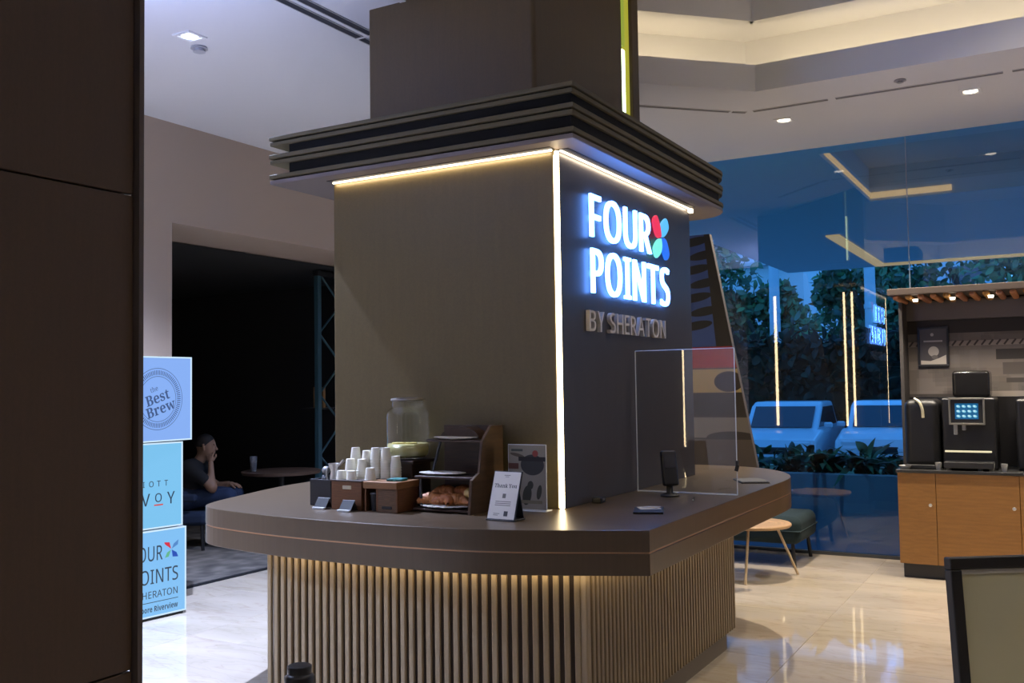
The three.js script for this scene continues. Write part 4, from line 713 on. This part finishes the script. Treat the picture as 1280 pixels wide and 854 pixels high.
  const shirtArms = [[sh, [0.04, 0.7, 0.193], 0.066, 0.06], [sh2, [-0.03, 0.68, -0.208], 0.066, 0.06]];
  const grown = (l, g) => l.map(([a, b, r1, r2]) => [a, b, r1 + g, r2 + g]);
  mesh('shirt', sdfGeo(bones([...grown(torso.slice(1), 0.012), ...shirtArms], 0.05), lo, 1.0, 84), S([0.012, 0.012, 0.014], 0.9), P0);
  mesh('trousers', sdfGeo(bones([...grown([torso[0]], 0.014), ...grown(legs, 0.013)], 0.04), lo, 1.0, 84), S([0.015, 0.03, 0.075], 0.9), P0);
  mesh('hair', sdfGeo((x, y, z) => Math.max(Math.hypot((x + 0.008) / 0.104, (y - 1.045) / 0.116, z / 0.085) * 0.09 - 0.09, 1.03 + Math.max(0, x + 0.0) * 0.9 - y), [-0.16, 0.9, -0.16], 0.32, 64), S([0.012, 0.01, 0.009], 0.7), P0);
  for (const s of [-1, 1]) mesh('shoe', sdfGeo(bones([[[0.29, 0.05, 0.13 * s], [0.42, 0.035, 0.14 * s], 0.045, 0.034], [[0.31, 0.1, 0.13 * s], [0.3, 0.05, 0.13 * s], 0.045, 0.045]], 0.03), [0.15, -0.05, 0.13 * s - 0.2], 0.4, 40), S([0.02, 0.02, 0.02], 0.6), P0);
  const ch = thing('armchair', 'navy armchair with a pale shell back under the seated person', 'chair', [7.05, 0, -7.9], -1.051);
  const nv = S([0.016, 0.03, 0.065], 0.85);
  mesh('seat', rbox(0.56, 0.14, 0.56, 0.05, -0.03, 0.315, 0, 4), nv, ch); mesh('backrest', rbox(0.1, 0.5, 0.56, 0.05, -0.36, 0.56, 0, 4), S([0.2, 0.21, 0.24], 0.8), ch);
  mesh('armrest', rbox(0.5, 0.08, 0.07, 0.03, -0.08, 0.53, 0.3, 4), nv, ch); mesh('armrest', rbox(0.5, 0.08, 0.07, 0.03, -0.08, 0.53, -0.3, 4), nv, ch);
  for (const [x, z] of [[0.2, 0.24], [0.2, -0.24], [-0.3, 0.24], [-0.3, -0.24]]) mesh('leg', bar([x, 0.25, z], [x * 1.1, 0, z * 1.1], 0.018), mBlack, ch);
  const t = thing('lounge_table', 'round wooden lounge table beside the seated person', 'table', [7.78, 0, -7.32]);
  mesh('tabletop', cyl(0.42, 0.41, 0.03, 0, 0.725, 0, 48), S([0.12, 0.08, 0.06], 0.45, { map: woodTex([1, 0.95, 0.9], 12) }), t); mesh('pole', cyl(0.03, 0.03, 0.7, 0, 0.36, 0), mBlack, t); mesh('base', lathe([[0, 0], [0.24, 0], [0.24, 0.01], [0.04, 0.03], [0, 0.03]], 36), mBlack, t);
  const g = thing('water_glass', 'tall clear water glass on the lounge table beside the person', 'glass', [7.57, 0.74, -7.52]);
  mesh('glass', lathe([[0, 0], [0.032, 0], [0.04, 0.16], [0.037, 0.16], [0.03, 0.008], [0, 0.008]], 28), P([0.5, 0.52, 0.55], 0.1, { transmission: 0.75, thickness: 0 }), g); mesh('water', cyl(0.034, 0.03, 0.09, 0, 0.054, 0, 24), P([0.2, 0.22, 0.25], 0.1), g);
  const r = thing('steel_rack', 'dark blue steel lattice rack standing beyond the lounge opening', 'rack', [8.49, 0, -7.42]);
  const ms = S([0.05, 0.13, 0.17], 0.45, { metalness: 0.3 });
  mesh('post', rbox(0.06, 2.97, 0.06, 0.006, 0, 1.49, 0), ms, r); mesh('post', rbox(0.06, 2.97, 0.06, 0.006, 0.42, 1.49, 0), ms, r); mesh('header', rbox(0.5, 0.06, 0.08, 0.006, 0.21, 2.94, 0), mBlack, r);
  for (let i = 0; i < 4; i++) { const y = 0.15 + i * 0.7; mesh('brace', bar([0.02, y, 0], [0.4, y + 0.35, 0], 0.012), ms, r); mesh('brace', bar([0.4, y + 0.35, 0], [0.02, y + 0.7, 0], 0.012), ms, r); }
  mesh('shelf', rbox(0.42, 0.02, 0.25, 0.003, 0.21, 1.38, -0.14), mBlack, r);
  const b = thing('book', 'tan book standing on the shelf of the steel rack', 'book', [8.6, 1.391, -7.5]);
  mesh('cover', [rbox(0.035, 0.24, 0.004, 0.001, 0, 0.12, 0.075), box(0.004, 0.24, 0.15, 0.0155, 0.12, 0), box(0.004, 0.24, 0.15, -0.0155, 0.12, 0)], S([0.3, 0.17, 0.07], 0.7), b); mesh('pages', box(0.027, 0.23, 0.14, 0, 0.12, 0), mPaper, b);
}

// ------------------------------------------------------------ outside the glass
const GY = -0.35;
struct('ground', box(110, 0.2, 120, 64.4, GY - 0.1, -10), S([0.3, 0.3, 0.3], 0.85));
{
  const py = [[9.36, 7], [9.36, -4.75], [19.73, -4.79], [19.73, 7]], hole = [[9.6, 2.4], [9.6, -2.0], [12.5, -2.0], [12.5, -1.1], [12.5, 2.4]];
  const pc = struct('ceiling_porch', slab(py, 3.83, 4.0, 0, [hole]), S([0.72, 0.72, 0.72], 0.8));
  mesh('tray_top', box(3.4, 0.05, 4.9, 11.05, 4.27, 0.2), S([0.6, 0.6, 0.6], 0.9), pc);
  mesh('tray_riser', [box(3.4, 0.26, 0.05, 11.05, 4.12, -2.03), box(0.05, 0.26, 4.9, 12.53, 4.12, 0.2), box(0.05, 0.26, 4.9, 9.57, 4.12, 0.2), box(3.4, 0.26, 0.05, 11.05, 4.12, 2.43)], S([0.6, 0.6, 0.6], 0.9), pc);
  const cv = thing('warm_line_strip', 'amber glowing strips outside that give the warm lines in the upper glass', 'light');  // amber strips standing in for the warm lines in the upper glass
  mesh('led_strip', box(2.8, 0.05, 0.02, 11.05, 3.9, -1.99), E([1, 0.26, 0.1], 1.7), cv); mesh('led_strip', box(0.02, 0.07, 0.95, 12.49, 3.9, -1.55), E([1, 0.26, 0.1], 1.9), cv);
  mesh('led_strip', [box(4.2, 0.02, 0.2, 17.1, 3.815, -2.96), box(0.3, 0.02, 3.4, 19.35, 3.815, -1.36)], E([1, 0.3, 0.12], 1.5), cv);
  rectLight(2.8, 0.04, [1, 0.3, 0.12], 1.5, [11.05, 3.92, -1.97], [11.05, 4.1, 0], 'warm_line_lamp'); 
  for (const z of [5]) { const c = thing('porch_post', 'slim steel post of the porch roof outside the photo', 'post', [19.3, GY, z]); mesh('shaft', cyl(0.09, 0.09, 4.18, 0, 2.09, 0), S([0.5, 0.55, 0.6], 0.5), c); mesh('base', cyl(0.16, 0.18, 0.06, 0, 0.03, 0), S([0.4, 0.42, 0.45], 0.5), c); }
}
{
  const pl = thing('planter_trough', 'long smooth planter wall just outside the glass', 'planter', [9.95, GY, -1]);
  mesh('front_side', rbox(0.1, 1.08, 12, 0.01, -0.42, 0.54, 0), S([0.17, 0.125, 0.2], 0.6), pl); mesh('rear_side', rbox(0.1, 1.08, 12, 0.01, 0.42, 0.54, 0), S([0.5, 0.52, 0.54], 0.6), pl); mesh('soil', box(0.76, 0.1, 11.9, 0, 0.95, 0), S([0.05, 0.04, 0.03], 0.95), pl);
}
const leafGeo = (L, W, bend) => { const N = 6, pos = [], idx = [], uv = []; for (let i = 0; i <= N; i++) { const t = i / N, w = W * Math.sin(Math.PI * Math.min(1, 0.12 + t * 0.88)) * 0.5, y = L * t * (1 - bend * 0.35 * t), x = L * bend * t * t * 0.8; pos.push(x, y, -w, x - w * 0.25, y, 0, x, y, w); uv.push(0, t, 0.5, t, 1, t); } for (let i = 0; i < N; i++) for (const k of [0, 1]) { const a = i * 3 + k; idx.push(a, a + 1, a + 3, a + 1, a + 4, a + 3); } const g = new THREE.BufferGeometry(); g.setAttribute('position', new THREE.Float32BufferAttribute(pos, 3)); g.setAttribute('uv', new THREE.Float32BufferAttribute(uv, 2)); g.setIndex(idx); g.computeVertexNormals(); return g; };
const mLeafD = [[0.02, 0.05, 0.028], [0.028, 0.065, 0.03], [0.018, 0.04, 0.026]].map((c) => P(c, 0.5, { side: THREE.DoubleSide }));
{
  const lg = [leafGeo(0.34, 0.05, 0.9), leafGeo(0.3, 0.045, 0.5), leafGeo(0.4, 0.06, 1.2)], spots = [[-4.0, 0.8], [-3.35, 1], [-2.85, 0.9], [-2.45, 0.75], [-2.1, 1.1], [-1.75, 1.15], [-1.4, 0.8], [-1.1, 0.95]];
  const names = ['leftmost dark leafy plant in the planter, mostly behind the banded board', 'dark leafy plant second from the left in the planter', 'bushy dark plant in the planter in front of the left car', 'low dark plant right of the left car in the planter', 'tall arching dark plant near the middle of the planter', 'largest fan-leaved dark plant in the planter', 'small dark plant between the fan plant and the coffee station', 'dark plant in the planter beside the coffee station'];
  spots.forEach(([z, s], i) => { const p = thing('planter_plant', names[i], 'plant', [9.85 + 0.2 * (i % 2), GY + 1.0, z], rnd() * 6); p.scale.setScalar(s * 1.55); for (let k = 0; k < 16; k++) { const m = mesh('leaf', lg[k % 3], mLeafD[k % 3], p); m.rotation.set(0, k * 2.4 + rnd(), 0); m.rotateZ(-0.15 - 0.5 * rnd()); m.position.y = 0; } });
}
function foliage(parent, n, place, size, mats, name = 'foliage') {
  const g = leafGeo(1, 0.55, 0.4), im = new THREE.InstancedMesh(g, mats, n), m = new THREE.Matrix4(), q = new THREE.Quaternion(), e = new THREE.Euler(), c = new THREE.Color();
  for (let i = 0; i < n; i++) { const p = place(); e.set(rnd() * 6.3, rnd() * 6.3, rnd() * 6.3); const s = size * (0.6 + 0.8 * rnd()); m.compose(V(...p), q.setFromEuler(e), V(s, s, s)); im.setMatrixAt(i, m); im.setColorAt(i, c.setRGB(0.7 + 0.5 * rnd(), 0.7 + 0.5 * rnd(), 0.7 + 0.4 * rnd())); }
  im.name = name; im.userData.kind = 'stuff'; parent.add(im); return im;
}
const mTree = S([0.14, 0.25, 0.14], 0.7, { side: THREE.DoubleSide }), mHedge = S([0.014, 0.028, 0.016], 0.8, { side: THREE.DoubleSide }), mBark = S([0.06, 0.05, 0.04], 0.9);
{
  const cover = thing('ground_cover', 'low dark ground cover leaves filling the planter', 'plants', [9.95, GY + 1.0, -1.5], 0, null, 'stuff');
  foliage(cover, 1500, () => [rr(-0.35, 0.35), rr(-0.02, 0.24), rr(-5, 4)], 0.14, mLeafD[0], 'leaves');
  const h = thing('clipped_hedge', 'tall dark hedge behind the parked cars', 'hedge', [26, GY, -8]);
  mesh('stems', box(1.0, 2.9, 29, 0, 1.45, 0), mHedge, h); foliage(h, 7000, () => { const t = rnd() < 0.3; return t ? [rr(-0.7, 0.6), 2.9 + rr(-0.1, 0.5) * rnd(), rr(-14.5, 14.5)] : [-0.5 - rr(0, 0.3), rr(0.1, 3.1), rr(-14.5, 14.5)]; }, 0.34, mHedge);
  // street trees: [lateral position as z at x, trunk height, crown radius]
  const trees = [[33, -15.2, 4.4, 2.5, 'pale leafy tree left of the first lamp post, beside the white building'], [31.5, -10.4, 4.0, 2.3, 'broad tree between the banded board and the first lamp post'], [36, -6.6, 4.6, 2.2, 'tree to the right of the first lamp post'], [33.5, -5.2, 3.8, 1.7, 'narrow tree between the two lamp posts'], [34, -2.3, 4.4, 2.6, 'broad tree above the coffee station canopy'], [36, 3.0, 4.6, 2.8, 'tree over the right part of the coffee station canopy'], [30.5, -7.9, 3.0, 1.5, 'small dark tree just right of the first lamp post'], [40, -20, 5, 3, 'tree far left, behind the tower edge']];
  for (const [x, z, th, r, lab] of trees) {
    const t = thing('street_tree', lab, 'tree', [x, GY, z]);
    mesh('trunk', [bar([0, 0, 0], [0.1, th, 0.05], 0.16), bar([0.08, th * 0.7, 0.04], [0.9, th + 0.8, 0.5], 0.07), bar([0.08, th * 0.75, 0.04], [-0.7, th + 0.9, -0.6], 0.07), bar([0.1, th * 0.8, 0.0], [0.2, th + 1.2, -0.8], 0.06)], mBark, t);
    const blobs = []; for (let i = 0; i < 16; i++) { const a = rnd() * 6.28, b = rr(-0.7, 1), q = rr(0.3, 0.85) * r; blobs.push([q * Math.cos(a) * Math.sqrt(1 - b * b), th + 0.6 + b * r * 0.75, q * Math.sin(a) * Math.sqrt(1 - b * b), r * rr(0.24, 0.45)]); }
    foliage(t, 2600, () => { const c = blobs[Math.floor(rnd() * 16)], a = rnd() * 6.28, b = rr(-1, 1), q = c[3] * Math.cbrt(rnd()); return [c[0] + q * Math.cos(a) * Math.sqrt(1 - b * b), c[1] + q * b, c[2] + q * Math.sin(a) * Math.sqrt(1 - b * b)]; }, 0.3, mTree);
  }
}
for (const [x, z, lab] of [[27.6, -7.1, 'pale street lamp post left of the middle of the window'], [27.6, -4.5, 'pale street lamp post close to the coffee station']]) {
  const l = thing('street_lamp', lab, 'lamp post', [x, GY, z]); const m = S([0.55, 0.6, 0.66], 0.5);
  mesh('pole', cyl(0.13, 0.17, 7.5, 0, 3.75, 0), m, l); mesh('collar', cyl(0.17, 0.17, 0.12, 0, 4.0, 0), m, l); mesh('arm', bar([0, 7.4, 0], [-1.2, 7.6, 0], 0.05), m, l); mesh('lamp_head', rbox(0.6, 0.12, 0.25, 0.04, -1.4, 7.6, 0), m, l);
}
{ // parked cars, noses towards the glass
  const mk = (x, z, turn, col, lab) => {
    const c = thing('parked_car', lab, 'car', [x, GY, z], turn), paint = P(col, 0.35, { clearcoat: 0.6 }), mg = P([0.03, 0.04, 0.05], 0.1);
    const ex = (pts, w, b) => new THREE.ExtrudeGeometry(new THREE.Shape(pts.map((p) => new THREE.Vector2(...p))), { depth: w - 2 * b, bevelEnabled: true, bevelSize: b, bevelThickness: b, bevelSegments: 3, bevelOffset: -b }).translate(0, 0, -w / 2 + b);
    mesh('body', ex([[-2.1, 0.28], [-2.12, 0.6], [-2.02, 0.78], [-1.1, 0.96], [1.9, 0.98], [2.1, 0.85], [2.12, 0.4], [2.05, 0.28]], 1.76, 0.07), paint, c);
    mesh('cabin', ex([[-1.15, 0.94], [-0.45, 1.46], [-0.2, 1.53], [1.0, 1.53], [1.75, 0.96]], 1.52, 0.08), paint, c);
    const wsA = Math.atan2(0.52, 0.7); mesh('windscreen', box(0.72, 0.012, 1.28).rotateZ(wsA).translate(-0.82, 1.215, 0), mg, c);
    for (const s of [-1, 1]) { mesh('side_window', new THREE.ExtrudeGeometry(new THREE.Shape([[-0.85, 1.0], [-0.35, 1.42], [0.95, 1.42], [1.5, 1.0]].map((p) => new THREE.Vector2(...p))), { depth: 0.01, bevelEnabled: false }).translate(0, 0, s * 0.762 - 0.005), mg, c); mesh('headlight', rbox(0.1, 0.14, 0.34, 0.04, -2.04, 0.68, s * 0.6), S([0.7, 0.75, 0.8], 0.15), c); mesh('mirror', rbox(0.1, 0.12, 0.18, 0.04, -0.75, 1.04, s * 0.93), paint, c);
      for (const wx of [-1.35, 1.3]) { const w = mesh('wheel', new THREE.TorusGeometry(0.24, 0.09, 10, 28).translate(wx, 0.33, s * 0.78), S([0.015, 0.015, 0.016], 0.8), c); mesh('rim', cyl(0.19, 0.19, 0.08, 0, 0, 0, 20).rotateX(Math.PI / 2).translate(wx, 0.33, s * 0.79), mSteel, w); } }
    mesh('grille', rbox(0.06, 0.16, 0.7, 0.03, -2.09, 0.56, 0), mBlack, c); mesh('bumper', rbox(0.16, 0.16, 1.7, 0.06, -2.06, 0.36, 0), S([0.05, 0.05, 0.055], 0.6), c);
  };
  mk(21.9, -5.35, 0.05, [0.62, 0.68, 0.74], 'pale parked car in the middle of the window view'); mk(22.6, -3.35, 0.05, [0.75, 0.8, 0.85], 'white parked car partly hidden by the coffee station'); mk(21.5, -7.9, 0.05, [0.3, 0.33, 0.38], 'grey parked car mostly behind the banded board');
}
{
  const b = thing('white_building', 'white building with dark windows seen above the trees at the left of the window', 'building', [48, GY, -17], 0);
  mesh('wall', box(8, 16, 14, 0, 8, 0), S([0.75, 0.76, 0.78], 0.8), b); mesh('roof', box(8.4, 0.4, 14.4, 0, 16.2, 0), S([0.5, 0.5, 0.5], 0.8), b);
  for (let i = 0; i < 6; i++) for (let j = 0; j < 5; j++) { const w = mesh('window', box(0.12, 1.3, 1.3, -4.02, 2.4 + j * 3, -5.6 + i * 2.25), S([0.5, 0.52, 0.55], 0.6), b); mesh('pane', box(0.04, 1.1, 1.1, -4.08, 2.4 + j * 3, -5.6 + i * 2.25), S([0.04, 0.05, 0.06], 0.2), w); }
  for (let j = 0; j < 5; j++) mesh('ledge', box(0.5, 0.15, 14, -4.2, 1.4 + j * 3, 0), S([0.6, 0.6, 0.62], 0.8), b);
  const b2 = thing('office_block', 'pale blue office block far behind the hedge near the coffee station', 'building', [62, GY, -9]);
  mesh('wall', box(8, 9, 12, 0, 4.5, 0), S([0.7, 0.75, 0.8], 0.7), b2); for (let i = 0; i < 5; i++) for (let j = 0; j < 3; j++) mesh('window', box(0.1, 1.2, 1.5, -4.02, 2 + j * 2.8, -4.6 + i * 2.3), S([0.08, 0.1, 0.13], 0.2), b2); mesh('roof', box(8.3, 0.3, 12.3, 0, 9.1, 0), S([0.5, 0.5, 0.52], 0.8), b2);
}

for (const o of scene.children) o.traverse((m) => { if (m.isMesh) { m.castShadow = true; m.receiveShadow = true; } if (m.isSpotLight) { m.castShadow = true; m.shadow.mapSize.set(1024, 1024); m.shadow.bias = -0.0005; } if (m.isPointLight) m.castShadow = true; });
renderer.render(scene, camera);

for (const o of scene.children) o.traverse((m) => { if (m.isMesh) { m.castShadow = true; m.receiveShadow = true; } if (m.isSpotLight) { m.castShadow = true; m.shadow.mapSize.set(1024, 1024); m.shadow.bias = -0.0005; } if (m.isPointLight) m.castShadow = true; });
renderer.render(scene, camera);
